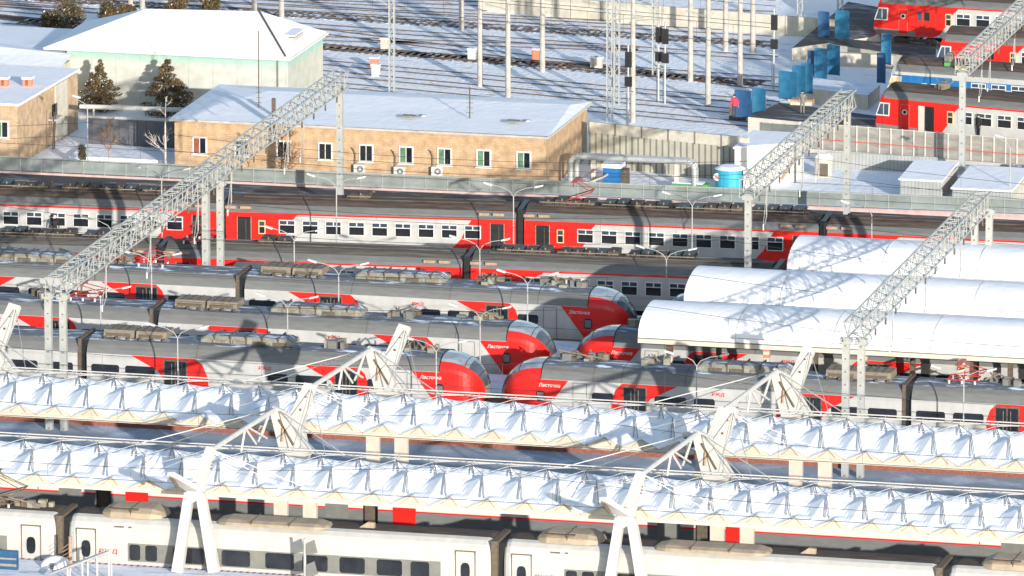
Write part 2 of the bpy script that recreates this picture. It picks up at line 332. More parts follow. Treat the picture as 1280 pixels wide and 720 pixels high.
def resistor_mb(L=4.0):
    mb = MB(); n = int(L/0.8)
    for i in range(n):
        x = -L/2 + (i+.5)*L/n; h = random.choice((.22, .3, .34))
        mb.box((x, 0, h/2), (L/n*.82, 1.5, h), random.choice(('roof_brown', 'black', 'under')))
        mb.box((x+.1, -.75, h+.05), (.08, .1, .14), 'box_brown')
    mb.box((0, -.85, .2), (L, .06, .06), 'box_brown'); mb.box((0, .85, .2), (L, .06, .06), 'box_brown')
    for i in range(n*2): mb.tube((-L/2+i*L/(n*2), -.85, 0), (-L/2+i*L/(n*2), -.85, .3), .03, 'under', n=4)
    return mb
def panto_mb(m, h=1.5, spread=1.1):
    mb = MB()
    for s in (-.65, .65): mb.box((0, s, .12), (1.9, .07, .07), m)
    for s in (-.9, .9): mb.box((s, 0, .12), (.07, 1.3, .07), m)
    for s in (-.6, .6):
        mb.tube((-.9, s, .15), (spread, s*.9, .15+h*.5), .035, m); mb.tube((spread, s*.9, .15+h*.5), (-.2, s*.6, .15+h), .03, m)
    mb.tube((spread, -.6, .15+h*.5), (spread, .6, .15+h*.5), .05, m)
    mb.box((-.2, 0, .15+h+.04), (.35, 1.9, .06), m); mb.tube((-.2, -.95, .15+h), (-.2, -1.15, h-.05), .04, m); mb.tube((-.2, .95, .15+h), (-.2, 1.15, h-.05), .04, m)
    for x in (-.8, 0, .8):
        for y in (-.6, .6): mb.tube((x, y, -.15), (x, y, .12), .07, 'white_paint', n=6)
    return mb

EP = [(0,.95),(0,3.2),(0,3.32),(.12,3.5),(.5,3.78),(.95,4.02),(1.4,4.16),(2.06,4.16),(2.5,4.02),(2.96,3.78),(3.34,3.5),(3.46,3.32),(3.46,.95)]
EM = ['car_white','car_red','car_grey','car_grey','ROOF','ROOF','ROOF','ROOF','ROOF','car_grey','car_grey','car_white']
def side_panel(pts, m='car_red', y=-.012, name='livery_panel', parent=None):
    mb = MB(); mb.prism([(x, y, z) for x, z in pts], (0, .02, 0), m); return mb.build(name, parent)
def emu_car(root, p0, p1, roof='roof_brown', red=(2.6, 4.0, 2.6, 3.9), nwin=9, equip=None, doors=True, colA='car_white', redA='car_red', scheme='red'):
    """one carriage between world points p0 (left) and p1 (right) on the front wall"""
    L = math.hypot(p1[0]-p0[0], p1[1]-p0[1]); rz = math.atan2(p1[1]-p0[1], p1[0]-p0[0]); g = .28; L2 = L-2*g
    ux, uy = math.cos(rz), math.sin(rz)
    mats = [roof if q == 'ROOF' else q for q in EM]
    c = extrude_body(EP, 0, L2, mats, 'black').build('carriage', root, (p0[0]+ux*g-root.location.x, p0[1]+uy*g-root.location.y, -root.location.z), rz)
    # dark concertina between the carriages
    gm = MB(); gm.bx(L2, L2+2*g, .25, 3.2, 1.0, 3.9, 'black'); gm.bx(L2+.1, L2+2*g-.1, .1, 3.35, 1.0, 4.05, 'black'); gm.build('gangway', c)
    if red:
        a, b, d, e = red        # left end: bottom, top reach; right end: bottom, top reach
        if a: side_panel([(0,.97),(a,.97),(a+.75,1.35),(a+1.15,2.0),(a+1.3,2.6),(b+1.6 if b > a else a+1.5,3.2),(0,3.2)], redA, parent=c)
        if d: side_panel([(L2,.97),(L2-d-1.9,.97),(L2-d-1.3,1.25),(L2-d-.7,1.9),(L2-d-.2,2.9),(L2-d,3.2),(L2,3.2)], redA, parent=c)
    if nwin:
        x0 = 4.15; st = (L2-2.9-x0)/(nwin-1)
        for k in range(nwin): shared('emuwin', lambda: window_mb('emu'), 'window', c, (x0+k*st, -.02, 2.42))
        shared('smallwin', lambda: window_mb('small'), 'window', c, (2.45, -.02, 2.35))
    if doors:
        for x in (1.25, L2-1.25):
            d = MB().bx(x-.44, x+.44, -.03, .02, 1.0, 3.02, 'black').bx(x-.48, x-.44, -.05, .02, 1.0, 3.05, 'wood').bx(x+.44, x+.48, -.05, .02, 1.0, 3.05, 'wood').bx(x+.1, x+.13, -.045, 0, 1.1, 2.9, 'gangway'); d.build('door', c)
            for k in (0, 1): MB().bx(x-1.3+k*1.0, x-.55+k*1.0, .02, .2, 3.48, 3.66, 'wood').build('vent', c, (0, .0, .06))
    for x in (3.2, L2-3.2): shared('bogie', bogie_mb, 'bogie', c, (x, .03, 0))
    mbu = MB(); 
    for k in range(6): mbu.bx(6+k*1.5, 7.1+k*1.5, .15, 3.3, .45, .94, random.choice(('under', 'black')))
    mbu.build('underframe_box', c)
    if equip:
        for (xa, xb) in equip: resistor_mb(xb-xa).build('roof_resistor_bank', c, ((xa+xb)/2, 2.15, 4.14))
    # roof walk boards
    MB().bx(1.0, L2-1.0, 1.15, 1.28, 4.12, 4.2, roof).bx(1.0, L2-1.0, 2.2, 2.33, 4.12, 4.2, roof).build('roof_walkway', c)
    return c

# EMU row 1 (farthest of the long trains)
E1 = [(-61.5, .6), (-41.2, 2.1), (-20.9, 3.8), (-.92, 5.9), (19.4, 6.9), (39.7, 7.6), (60, 8.3)]
t = thing('commuter_train', 'white and red commuter train in front of the fence, brown roof and brown resistor banks', 'train', (-20.9, 3.8, 0))
for i in range(6):
    c = emu_car(t, E1[i], E1[i+1], 'roof_brown', red=(3.0, 3.2, 3.0, 3.9), equip={1: [(3, 8), (9, 14), (14.5, 19)], 3: [(.8, 4.5), (5, 9.5), (10, 14.5), (15, 18.6)], 2: [(8, 9.6)], 5: None}.get(i))
    if i == 3: panto_mb('panto_red', 1.3, .9).build('pantograph', c, (3.3, 2.2, 4.25))
    if i == 2:
        text('РЖД', .26, 'car_red', c, (19.0-1.9, -.03, 1.5), 'logo')
# EMU row 2
E2 = [(-61, -14.3), (-41.0, -12.9), (-20.85, -11.2), (-.65, -9.6), (19.57, -8.6)]
t = thing('commuter_train', 'white and red commuter train with olive grey roof, second long train from the fence', 'train', (-20.85, -11.2, 0))
for i in range(4):
    c = emu_car(t, E2[i], E2[i+1], 'roof_olive', red=(3.0, 3.2, 3.0, 3.9), equip={1: [(3, 8), (9, 14), (14.5, 18)], 3: [(1.5, 5), (5.5, 9.5), (10, 14.5)], 2: [(6, 8.2)]}.get(i))
    if i == 2:
        panto_mb('panto_red', .9, 1.2).build('pantograph', c, (1.9, 1.6, 4.2)); 

# ---- Lastochka type train: round red nose
LP = [(0,.55),(0,.95),(0,3.1),(.1,3.35),(.3,3.62),(.6,3.84),(1.0,3.97),(1.73,4.02),(2.46,3.97),(2.86,3.84),(3.16,3.62),(3.36,3.35),(3.46,3.1),(3.46,.95),(3.46,.55)]
LM = ['lower_grey','car_white','car_grey','car_grey','car_grey','ROOF','ROOF','ROOF','ROOF','car_grey','car_grey','car_grey','car_white','lower_grey']
NL = 2.9
def nose_mb():
    mb = MB(); NS, n = 14, []
    prof = []
    # resample the section finely
    pts = [(y-1.73, z) for y, z in LP]
    for i in range(len(pts)-1):
        for k in range(3): prof.append(tuple(pts[i][j]+(pts[i+1][j]-pts[i][j])*k/3 for j in (0, 1)))
    prof.append(pts[-1]); rings = []
    for i in range(NS+1):
        s = math.sin(i/NS*math.pi/2)            # 0 seam .. 1 tip
        hw = (1-.62*s**4.0); h = .30+.70*math.sqrt(max(0, 1-s**2.3))
        x = NL*s
        rings.append([(x*(1-.16*(abs(y)/1.73)**2.5*s**2), 1.73+y*hw*(1-.10*(max(0, z-2.2)/1.8)*s), .55+(z-.55)*h) for y, z in prof])
    for a, b in zip(range(NS), range(1, NS+1)):
        for j in range(len(prof)-1):
            yc = abs(prof[j][0]+prof[j+1][0])/2; zc = (prof[j][1]+prof[j+1][1])/2
            if yc < 1.36 and zc > 3.2: m = 'windscreen'
            elif zc < .95: m = 'lower_grey'
            else: m = 'car_red'
            if m == 'windscreen' and a > 11: m = 'car_grey'
            mb.poly([rings[a][j], rings[b][j], rings[b][j+1], rings[a][j+1]], m)
    mb.poly(rings[-1][::-1], 'car_red')
    mm = mb.mi('nose_glass'); wi = mb.mi('windscreen'); per = len(prof)-1
    for fi in range(len(mb.f)-1):
        if mb.m[fi] == wi and fi//per >= 6: mb.m[fi] = mm
    for a in (5, 9):
        rr = [rings[a][j] for j in range(len(prof)) if abs(prof[j][0]) < 1.38 and prof[j][1] > 3.2]
        for p, q in zip(rr[:-1], rr[1:]): mb.tube(p, q, .022, 'black', n=4)
    return mb
def lwin(a, b, z0=1.82, z1=2.42):
    mb = MB(); c = .1; mb.prism([(a+c,-.02,z0),(b-c,-.02,z0),(b,-.02,z0+c),(b,-.02,z1-c),(b-c,-.02,z1),(a+c,-.02,z1),(a,-.02,z1-c),(a,-.02,z0+c)], (0,.03,0), 'glass_dark'); return mb
def ldoor(a, b):
    mb = MB(); mb.bx(a, b, -.03, .02, 1.0, 2.95, 'gangway'); m = (a+b)/2
    mb.bx(a+.07, m-.04, -.04, .02, 1.1, 2.85, 'glass_dark'); mb.bx(m+.04, b-.07, -.04, .02, 1.1, 2.85, 'glass_dark')
    mb.bx(m-.25, m-.21, -.05, .02, 1.3, 2.7, 'box_brown'); mb.bx(m+.21, m+.25, -.05, .02, 1.3, 2.7, 'box_brown'); return mb
def twin_box():
    mb = MB()
    for x in (-1.05, 1.05):
        mb.prism([(x-.98,-.95,0),(x-.98,.95,0),(x-.98,.8,.45),(x-.98,-.8,.45)], (1.96,0,0), 'box_brown')
        for k in (-.5, 0, .5): mb.box((x+k, 0, .47), (.05, 1.6, .05), 'gangway')
        mb.box((x, -.97, .18), (1.5, .05, .18), 'gangway')
    for k in range(6): mb.box((-1.9+k*.76, -1.05, .0), (.12, .2, .16), 'gangway')
    return mb
def long_box(L=5.9):
    mb = MB(); sec = [(-.85,0),(-.88,.25),(-.7,.42),(-.3,.5),(.3,.5),(.7,.42),(.88,.25),(.85,0)]
    xs = [-L/2, -L/2+.35, L/2-.35, L/2]; sc = [.6, 1, 1, .6]
    for i in range(3):
        for j in range(len(sec)-1):
            m = 'roof_snowy' if 1 < j < 5 else 'box_olive'
            mb.poly([(xs[i],sec[j][0]*1,sec[j][1]*sc[i]),(xs[i+1],sec[j][0],sec[j][1]*sc[i+1]),(xs[i+1],sec[j+1][0],sec[j+1][1]*sc[i+1]),(xs[i],sec[j+1][0],sec[j+1][1]*sc[i])], m)
    mb.poly([(xs[0],y,z*.6) for y, z in sec], 'box_olive'); mb.poly([(xs[3],y,z*.6) for y, z in sec], 'box_olive')
    for k in range(5): mb.box((-L/2+.9+k*(L-1.8)/4, 0, .27), (.06, 1.84, .5), 'gangway')
    for k in range(4): mb.box((-L/2+1.2+k*1.3, -.92, .12), (.8, .1, .2), random.choice(('gangway', 'box_brown')))
    return mb
def clutter(L=1.7, n=9):
    mb = MB()
    for k in range(n):
        h = random.uniform(.15, .5); mb.box((random.uniform(-L/2, L/2), random.uniform(-.6, .6), h/2), (random.uniform(.2, .6), random.uniform(.2, .6), h), random.choice(('box_olive', 'box_brown', 'gangway', 'car_grey')))
    for k in range(4): mb.tube((random.uniform(-L/2, L/2), random.uniform(-.5, .5), .2), (random.uniform(-L/2, L/2), random.uniform(-.5, .5), .6), .05, 'box_brown')
    return mb
def add_L(c, f, sgn):   # mirror helper: distance w along the carriage -> local x
    return lambda w: f + sgn*w
def lasto_train(label, nose_x, Y, sgn, tex=True, ncars=2, L1=25.9, LM_=24.3, panto=None, group=None):
    """sgn +1: nose at the right, carriages run to the left"""
    t = thing('express_train', label, 'train', (nose_x, Y, 0), group=group)
    X = lambda w: -sgn*w       # w: metres behind the nose tip -> local x
    mats = ['roof_snowy' if q == 'ROOF' else q for q in LM]
    def P(pts, parent, m='car_red', y=-.012, name='livery_panel', off=0.0): side_panel([(X(w)+off, z) for w, z in (pts if sgn < 0 else pts)], m, y, name, parent)
    a, b = sorted((X(NL), X(L1-.3)))
    c = extrude_body(LP, a, b, mats, 'gangway').build('carriage', t)
    n = nose_mb(); 
    n.v = [((-sgn*NL + sgn*x), y, z) for x, y, z in n.v]
    no = n.build('nose', c, smooth=True)
    # seam ring + grey hood
    s = MB(); s.v = []; ring = [(y, z) for y, z in LP[2:13]]
    for (y0, z0), (y1, z1) in zip(ring[:-1], ring[1:]): s.tube((X(NL), y0, z0+.01), (X(NL), y1, z1+.01), .035, 'black', n=4)
    s.build('seam', c)
    def W(a_, b_, z0=1.82, z1=2.42):
        x0, x1 = sorted((X(a_), X(b_))); lwin(x0, x1, z0, z1).build('window', c)
    P([(NL-.02, .97), (3.05, .97), (4.65, 3.08), (NL-.02, 3.08)], c)
    P([(11.55, 3.08), (9.85, 2.2), (9.0, .97), (7.35, .97), (7.4, 2.0), (7.65, 2.7), (8.05, 3.08)], c)
    P([(22.7, 3.08), (21.0, 2.2), (20.2, .97), (17.7, .97), (17.75, 1.9), (18.1, 2.7), (18.55, 3.08)], c)
    for a_, b_ in ((6.15, 7.5), (10.1, 12.1), (12.6, 13.9), (21.2, 23.1), (23.5, 25.3)): W(a_, b_)
    W(2.62, 3.15, 1.68, 2.36); x0, x1 = sorted((X(2.68), X(3.09))); MB().bx(x0, x1, -.035, .02, 1.78, 2.26, 'car_grey').build('window_blind', c)
    for a_ in (8.1, 19.1): x0, x1 = sorted((X(a_), X(a_+1.5))); ldoor(x0, x1).build('door', c)
    x0, x1 = sorted((X(4.95), X(5.8)))                        # cab door outline
    d = MB(); d.bx(x0, x1, -.016, .02, 1.0, 2.95, 'car_white'); 
    for q in (x0, x1): d.bx(q-.02, q+.02, -.024, .02, 1.0, 2.95, 'lower_grey')
    d.bx(x0, x1, -.024, .02, 2.93, 2.97, 'lower_grey'); d.build('cab_door', c)
    text('Ласточка', .30, 'white_paint', c, (X(3.45) , -.03, 2.72), 'lettering', shear=.2)
    text('РЖД', .28, 'car_red', c, (X(14.1), -.03, 2.72), 'logo', shear=.2, sx=1.2)
    twin_box().build('roof_box', c, (X(22.7), 1.73, 4.0)); long_box().build('roof_box', c, (X(15.5), 1.73, 3.98)); clutter(1.7).build('roof_unit', c, (X(10.0), 1.73, 3.98)); clutter(3.0, 12).build('roof_unit', c, (X(5.0), 2.1, 3.95))
    for w in (4.6, 21.5): shared('bogie', bogie_mb, 'bogie', c, (X(w), .03, -.05))
    # snow patches are in the roof; roof seams
    s = MB()
    for w in (6.2, 8.0, 12.0, 18.5):
        s = MB()
        for (y0, z0), (y1, z1) in zip(ring[:-1], ring[1:]): s.tube((X(w), y0, z0-.0), (X(w), y1, z1-.0), .022, 'gangway', n=4)
        s.build('roof_seam', c)
    for k in range(1, ncars):
        off = X(L1 + (k-1)*LM_ )
        e = bpy.data.objects.new('x', None)
        xa, xb = sorted((X(.3), X(LM_-.3)))
        c2 = extrude_body(LP, xa, xb, mats, 'gangway').build('carriage', t, (off, 0, 0))
        g = MB(); 
        xx0, xx1 = sorted((X(-.3), X(.3))); g.bx(xx0, xx1, .3, 3.16, .6, 3.85, 'black'); g.bx(xx0, xx0+.2, .12, 3.3, .6, 3.95, 'gangway'); g.build('gangway', c2)
        def P2(pts): side_panel([(X(w), z) for w, z in pts], 'car_red', -.012, 'livery_panel', c2)
        P2([(9.3, 3.08), (7.7, 2.2), (7.0, .97), (5.0, .97), (4.95, 2.0), (5.2, 2.7), (5.6, 3.08)][::1])
        q = LM_
        P2([(q-9.3, 3.08), (q-7.7, 2.2), (q-7.0, .97), (q-5.0, .97), (q-4.95, 2.0), (q-5.2, 2.7), (q-5.6, 3.08)])
        for a_, b_ in ((.6, 2.4), (2.9, 4.8), (7.7, 9.5), (10.1, 11.9), (12.4, 14.2), (14.8, 16.6), (q-4.8, q-2.9), (q-2.4, q-.6)):
            x0, x1 = sorted((X(a_), X(b_))); lwin(x0, x1).build('window', c2)
        for a_ in (5.5, q-7.0): x0, x1 = sorted((X(a_), X(a_+1.5))); ldoor(x0, x1).build('door', c2)
        long_box(5.4).build('roof_box', c2, (X(14.5), 1.73, 3.98)); twin_box().build('roof_box', c2, (X(20.5), 1.73, 4.0))
        for w in (3.6, q-3.6): shared('bogie', bogie_mb, 'bogie', c2, (X(w), .03, -.05))
        if k == 1 and panto:
            pm = panto_mb('panto_red', panto[1], 1.3); pm.build('pantograph', c2, (X(panto[0]), 1.73, 4.1))
            clutter(2.2, 8).build('roof_unit', c2, (X(panto[0]+2.4), 1.73, 3.98))
    return t
lasto_train('red nosed express train, farthest of the three whose noses point right', 12.45, -18.35, 1, panto=(6.3, .7), ncars=3)
lasto_train('red nosed express train, middle of the three whose noses point right', 9.85, -29.35, 1, panto=(5.0, .7), ncars=3)
lasto_train('red nosed express train, nearest of the three whose noses point right', 7.95, -38.85, 1, panto=(6.2, .3), ncars=3)
lasto_train('red nosed express train facing left, only its nose tip showing past the middle vaulted roof', 13.6, -18.0, -1, ncars=3)
lasto_train('red nosed express train facing left, running under the front edge of the nearest vaulted roof', 10.9, -29.2, -1, ncars=3)
lasto_train('red nosed express train facing left in full view before the vaulted roofs', 8.7, -39.2, -1, panto=(3.2, .9), ncars=3)

# ---- white high speed train in the foreground
SP = [(0,.75),(0,2.5),(.02,3.0),(.1,3.4),(.25,3.7),(.5,3.92),(.8,4.02),(1.63,4.06),(2.46,4.02),(2.76,3.92),(3.0,3.7),(3.16,3.4),(3.24,3.0),(3.26,2.5),(3.26,.75)]
SM = ['car_white']*6+['ROOF']*2+['car_white']*6
t = thing('high_speed_train', 'long white high speed train at the platform in the foreground', 'train', (-5.62, -84.4, 0))
def fairing(L, wd=1.3, h=.42, m='beige_fairing', grill=True):
    mb = MB(); sec = [(-wd,0),(-wd*.92,h*.55),(-wd*.6,h*.95),(wd*.6,h*.95),(wd*.92,h*.55),(wd,0)]
    xs = [-L/2, -L/2+.25, -L/2+.8, L/2-.8, L/2-.25, L/2]; sc = [(.3,.1), (.72,.6), (1,1), (1,1), (.72,.6), (.3,.1)]
    for i in range(5):
        for j in range(5):
            q = lambda a, b: (xs[a], sec[b][0]*sc[a][0], sec[b][1]*sc[a][1])
            mb.poly([q(i,j), q(i+1,j), q(i+1,j+1), q(i,j+1)], m)
    if grill:
        mb.box((-L*.12, -wd*.70, h*.86), (L*.45, .42, .06), 'gangway')
    n = max(2, int(L/2.0))
    for k in range(1, n): mb.box((-L/2+k*L/n, -.0, h*.62), (.05, wd*1.9, h*.72), 'gangway')
    return mb
SG = [-31.4, -5.62, 20.2, 46.0, 71.8]
for i in range(4):
    L = SG[i+1]-SG[i]-.7
    prof_m = ['roof_brown' if q == 'ROOF' else q for q in SM]
    c = MB()
    body = extrude_body(SP, .35, L-.35, prof_m, 'gangway')
    # rounded carriage ends
    for (xa, sc0, xb, sc1) in ((0, .9, .12, .96), (.12, .96, .35, 1), (L-.35, 1, L-.12, .96), (L-.12, .96, L, .9)):
        for j in range(len(SP)-1):
            q = lambda x, s, k: (x, 1.63+(SP[k][0]-1.63)*s, .75+(SP[k][1]-.75)*(.5+.5*s))
            body.poly([q(xa,sc0,j), q(xb,sc1,j), q(xb,sc1,j+1), q(xa,sc0,j+1)], prof_m[j])
    c = body.build('carriage', t, (SG[i]+.35-t.location.x, 0, 0))
    g = MB(); g.bx(L-.05, L+.32, .06, 3.2, .8, 3.98, 'gangway'); g.bx(L+.32, L+.75, .4, 2.9, .8, 3.8, 'black'); g.build('gangway', c)
    for x in (1.05, L-1.55):
        d = MB(); d.bx(x-.6, x-.55, -.012, .02, 1.2, 3.3, 'gangway'); d.bx(x+.55, x+.6, -.012, .02, 1.2, 3.3, 'gangway'); d.bx(x-.6, x+.6, -.0, .06, 3.28, 3.34, 'gangway')
        n = 16; pts = []
        for k in range(n):
            a = 2*math.pi*k/n; pts.append((x+.27*math.copysign(abs(math.cos(a))**.7, math.cos(a)), -.03, 2.15+.5*math.copysign(abs(math.sin(a))**.7, math.sin(a))))
        d.prism(pts, (0, .05, 0), 'glass_dark'); d.build('door', c)
    MB().bx(.3, L-.3, -.006, .02, 3.02, 3.045, 'door_grey').bx(.3, L-.3, -.006, .02, 1.3, 1.33, 'door_grey').build('panel_joint', c)
    b0, b1 = 3.55, L-3.0
    MB().bx(b0, b1, -.014, .01, 1.55, 2.62, 'lower_grey').build('window_band', c)
    ws = [(b0+.1, b0+.75), (b0+1.05, b0+1.75), (b0+2.7, b0+4.55), (b0+5.6, b0+7.3), (b0+8.2, b0+9.9), (b0+10.4, b0+11.9), (b0+12.6, b0+14.1), (b0+14.8, b0+16.3), (b0+16.8, b0+17.9)]
    for a, b_ in ws: lwin(a, min(b_, b1-.1), 1.62, 2.55).build('window', c)
    text('РЖД', .34, 'car_red', c, (2.35, -.02, 2.05), 'logo', shear=.2, sx=1.4)
    MB().box((3.2, .16, 3.52), (1.3, .04, .16), 'door_grey').box((3.0, .14, 3.52), (.6, .04, .09), 'gangway').box((3.65, .14, 3.52), (.2, .04, .09), 'gangway').build('vent', c)
    fairing(4.0, 1.25, .55).build('roof_fairing', c, (3.6, 1.63, 3.98))
    fairing(6.8, 1.15, .28, 'beige_fairing', False).build('roof_fairing', c, (12.0, 1.2, 4.0))
    MB().prism([(17.0,1.2,4.05),(17.9,1.2,4.05),(17.9,1.2,4.35),(17.5,1.2,4.38)], (0,.25,0), 'beige_fairing').build('antenna', c)
    for x in (3.6, L-3.6): shared('bogie', bogie_mb, 'bogie', c, (x, -.07, -.05))
    if i == 0:
        for x in (L-4.0,): panto_mb('gangway', 1.6, 1.6).build('pantograph', c, (x, 1.63, 4.15))
        clutter(5.5, 26).build('roof_unit', c, (L-3.6, 1.63, 4.02))
# ---- grey sided commuter train under the near tent canopy
GP = [(0,.95),(0,1.85),(0,1.95),(0,3.3),(.12,3.5),(.5,3.78),(1.4,4.16),(2.06,4.16),(2.96,3.78),(3.34,3.5),(3.46,3.3),(3.46,.95)]
GM = ['car_grey','car_red','pink_side','car_grey','roof_olive','roof_olive','roof_olive','roof_olive','roof_olive','car_grey','pink_side']
t = thing('commuter_train', 'grey sided commuter train with a red stripe under the near tent canopy', 'train', (-6, -70.2, 0))
xs_ = [-47.7, -27.3, -6.9, 9.4, 29.4, 49.8, 70]
for i in range(6):
    L = xs_[i+1]-xs_[i]-.9
    c = extrude_body(GP, 0, L, GM, 'black').build('carriage', t, (xs_[i]+6, 0, 0))
    MB().bx(L, L+.9, .4, 3.0, 1.0, 3.8, 'gangway').build('gangway', c)
    for x in (2.2, L-2.2): shared('bogie', bogie_mb, 'bogie', c, (x, .03, 0))
    mbu = MB()
    for k in range(9):
        mbu.bx(4.2+k*1.35, 5.2+k*1.35, .1, 3.3, random.uniform(.35, .6), .93, random.choice(('under', 'box_brown', 'under', 'gangway')))
    mbu.build('underframe_box', c)
    side_panel([(.9, 1.0), (2.3, 1.0), (2.3, 3.0), (.9, 3.0)], 'car_red', -.014, 'door', c)
    side_panel([(L-2.3, 1.0), (L-.9, 1.0), (L-.9, 3.0), (L-2.3, 3.0)], 'lower_grey', -.014, 'door', c)
    for q in range(3): side_panel([(3+q*2.2, 2.15), (4.6+q*2.2, 2.15), (4.6+q*2.2, 2.2), (3+q*2.2, 2.2)], 'car_red', -.014, 'stripe', c)
    MB().bx(L-3.6, L-3.54, -.02, 0, 1.0, 3.0, 'lower_grey').build('seam', c)

# ------------------------------------------------------------------ tensile tent canopies
BAY = 2.245
def canopy(label, Yf, Yb, zf, zb, xphase, col_xs, colY, colz):
    t = thing('tent_canopy', label, 'canopy', (0, Yf, 0))
    k0 = int((XL+15)//BAY); k1 = int((XR-20)//BAY)
    D = Yb-Yf; NV = 8; NU = 12
    def base(v):            # arch profile from front edge to back edge
        return zf + (zb-zf)*v + .30*math.sin(math.pi*v)
    VS = [0, .06, .13, .22, .33, .45, .56, .68, .80, .90, 1.0]; NV = len(VS)-1
    def pyr(u, v, pu, pv, wv):
        du = abs(((u-pu+.5) % 1.0)-.5)/.5; return max(0.0, 1-max(du+abs(v-pv)/wv*.55, abs(v-pv)/wv))
    def z(u, v):            # fabric pushed up into rows of cones; the front edge lifts at u=.5 where the beige scallop opens
        u = u % 1.0; tri = 1-abs(2*u-1)
        front = .45*tri*max(0.0, 1-v/.22)
        return base(v) - .27 + front + .52*pyr(u, v, 0.08, .46, .42)**1.15 + .42*pyr(u, v, .55, .80, .22)**1.1
    mb = MB(); gr = {}
    for k in range(k0, k1):
        for i in range(NU+1):
            for j in range(NV+1):
                u = i/NU; v = VS[j]
                yy = Yf + D*v + .4*(1-abs(2*u-1)) * (1-v)**3
                jr = random.Random(k*31+int(Yf)).uniform(-1, 1) if 0 < i < NU else 0
                gr[(k*NU+i, j)] = (xphase+(k+u-.5)*BAY, yy-Yf, z(u, v)+.05*jr*math.sin(math.pi*i/NU)*math.sin(math.pi*v)+.004*math.sin(k*2.3+i*1.7+j*2.9))
    idx = {}
    for key, p in gr.items(): idx[key] = len(mb.v); mb.v.append(p)
    mi = mb.mi('membrane')
    for k in range(k0*NU, k1*NU):
        for j in range(NV):
            mb.f.append((idx[(k,j)], idx[(k+1,j)], idx[(k+1,j+1)], idx[(k,j+1)])); mb.m.append(mi)
    mb.build('membrane', t, smooth=False)
    # scallop infill (beige) and fascia beam
    inf = MB(); fz = zf-.42
    for k in range(k0, k1):
        pts = []
        for i in range(NU+1): p = gr[(k*NU+i, 0)]; pts.append((p[0], p[1]+.06, p[2]-.02))
        x0, x1 = pts[0][0], pts[-1][0]
        inf.poly([(x0, .12, fz+.05), (x1, .12, fz+.05)] + pts[::-1], 'membrane_beige')
        # little fold in the middle of the scallop
        m = pts[NU//2]; inf.tube((m[0], m[1]-.05, m[2]), (m[0]-.5, .06, fz+.2), .012, 'wood', n=4); inf.tube((m[0], m[1]-.05, m[2]), (m[0]+.5, .06, fz+.2), .012, 'wood', n=4)
    inf.build('scallop_infill', t)
    xa, xb = gr[(k0*NU, 0)][0], gr[(k1*NU, 0)][0]
    MB().bx(xa, xb, .02, .30, fz-.10, fz+.10, 'column_beige').build('fascia', t)
    # space frame over the skin
    fr = MB(); vb, vm, vf = .80, .46, .08
    zbn = z(.55, .80)+.12; zm = z(.08, .46)+.10
    yb_, ym_, yf_ = D*vb, D*vm, D*vf
    for yy, zz, r in ((D*1.0, base(1)+.1, .045), (D*.93, base(.93)+.36, .04)): fr.tube((xa, yy, zz), (xb, yy, zz), r, 'steel_white', n=6)
    fr.tube((xa, ym_, zm), (xb, ym_, zm), .018, 'steel_white', n=4)
    for k in range(k0, k1):
        xc = xphase+(k-.5)*BAY; xm = xc+.08*BAY; xn = xc+.55*BAY
        for s_ in (.36, .60): fr.tube((xm, ym_, zm), (xm+s_, yf_+.35, z(.08+s_/BAY, .14)+.03), .034, 'bar_shade_grey', n=4)
        for s_ in (.10, .42): fr.tube((xn, yb_, zbn), (xn+s_, D*.64, z(.55+s_/BAY, .64)+.04), .034, 'bar_shade_grey', n=4)
        fr.tube((xn, yb_, zbn), (xm, ym_, zm), .02, 'steel_white', n=4)
        fr.tube((xn, yb_, zbn), (xm+BAY, ym_, zm), .022, 'bar_shade_grey', n=4)
        fr.tube((xn, yb_, zbn), (xn+BAY/2, D*1.0, base(1)+.1), .022, 'steel_white', n=4)
        fr.tube((xn, yb_, zbn), (xn-BAY/2, D*1.0, base(1)+.1), .022, 'steel_white', n=4)
        fr.tube((xn, yb_, zbn), (xn, D*.93, base(.93)+.36), .022, 'steel_white', n=4)
    fr.build('space_frame', t)
    for x in col_xs:
        MB().bx(x-.37, x+.37, colY-Yf-.16, colY-Yf+.16, colz, zf+.1, 'column_beige').bx(x-.42, x-.38, colY-Yf-.2, colY-Yf+.2, colz, zf, 'white_paint').build('column', t)
    return t
cxs1 = [6.85+25.75*k+d for k in (-2, -1, 0, 1, 2) for d in (0, 1.75)]
cxs2 = [5.7+25.9*k+d for k in (-1, 0, 1, 2) for d in (0, 1.75)]
canopy('white tent canopy behind the other one, red brown wall showing under its edge', -64.6, -58.5, 5.45, 6.25, -14.31, cxs1, -61.5, 1.1)
canopy('white tent canopy nearest the camera, above the grey sided train', -81.7, -75.5, 5.5, 6.3, 5.39, cxs2, -78.0, .45)

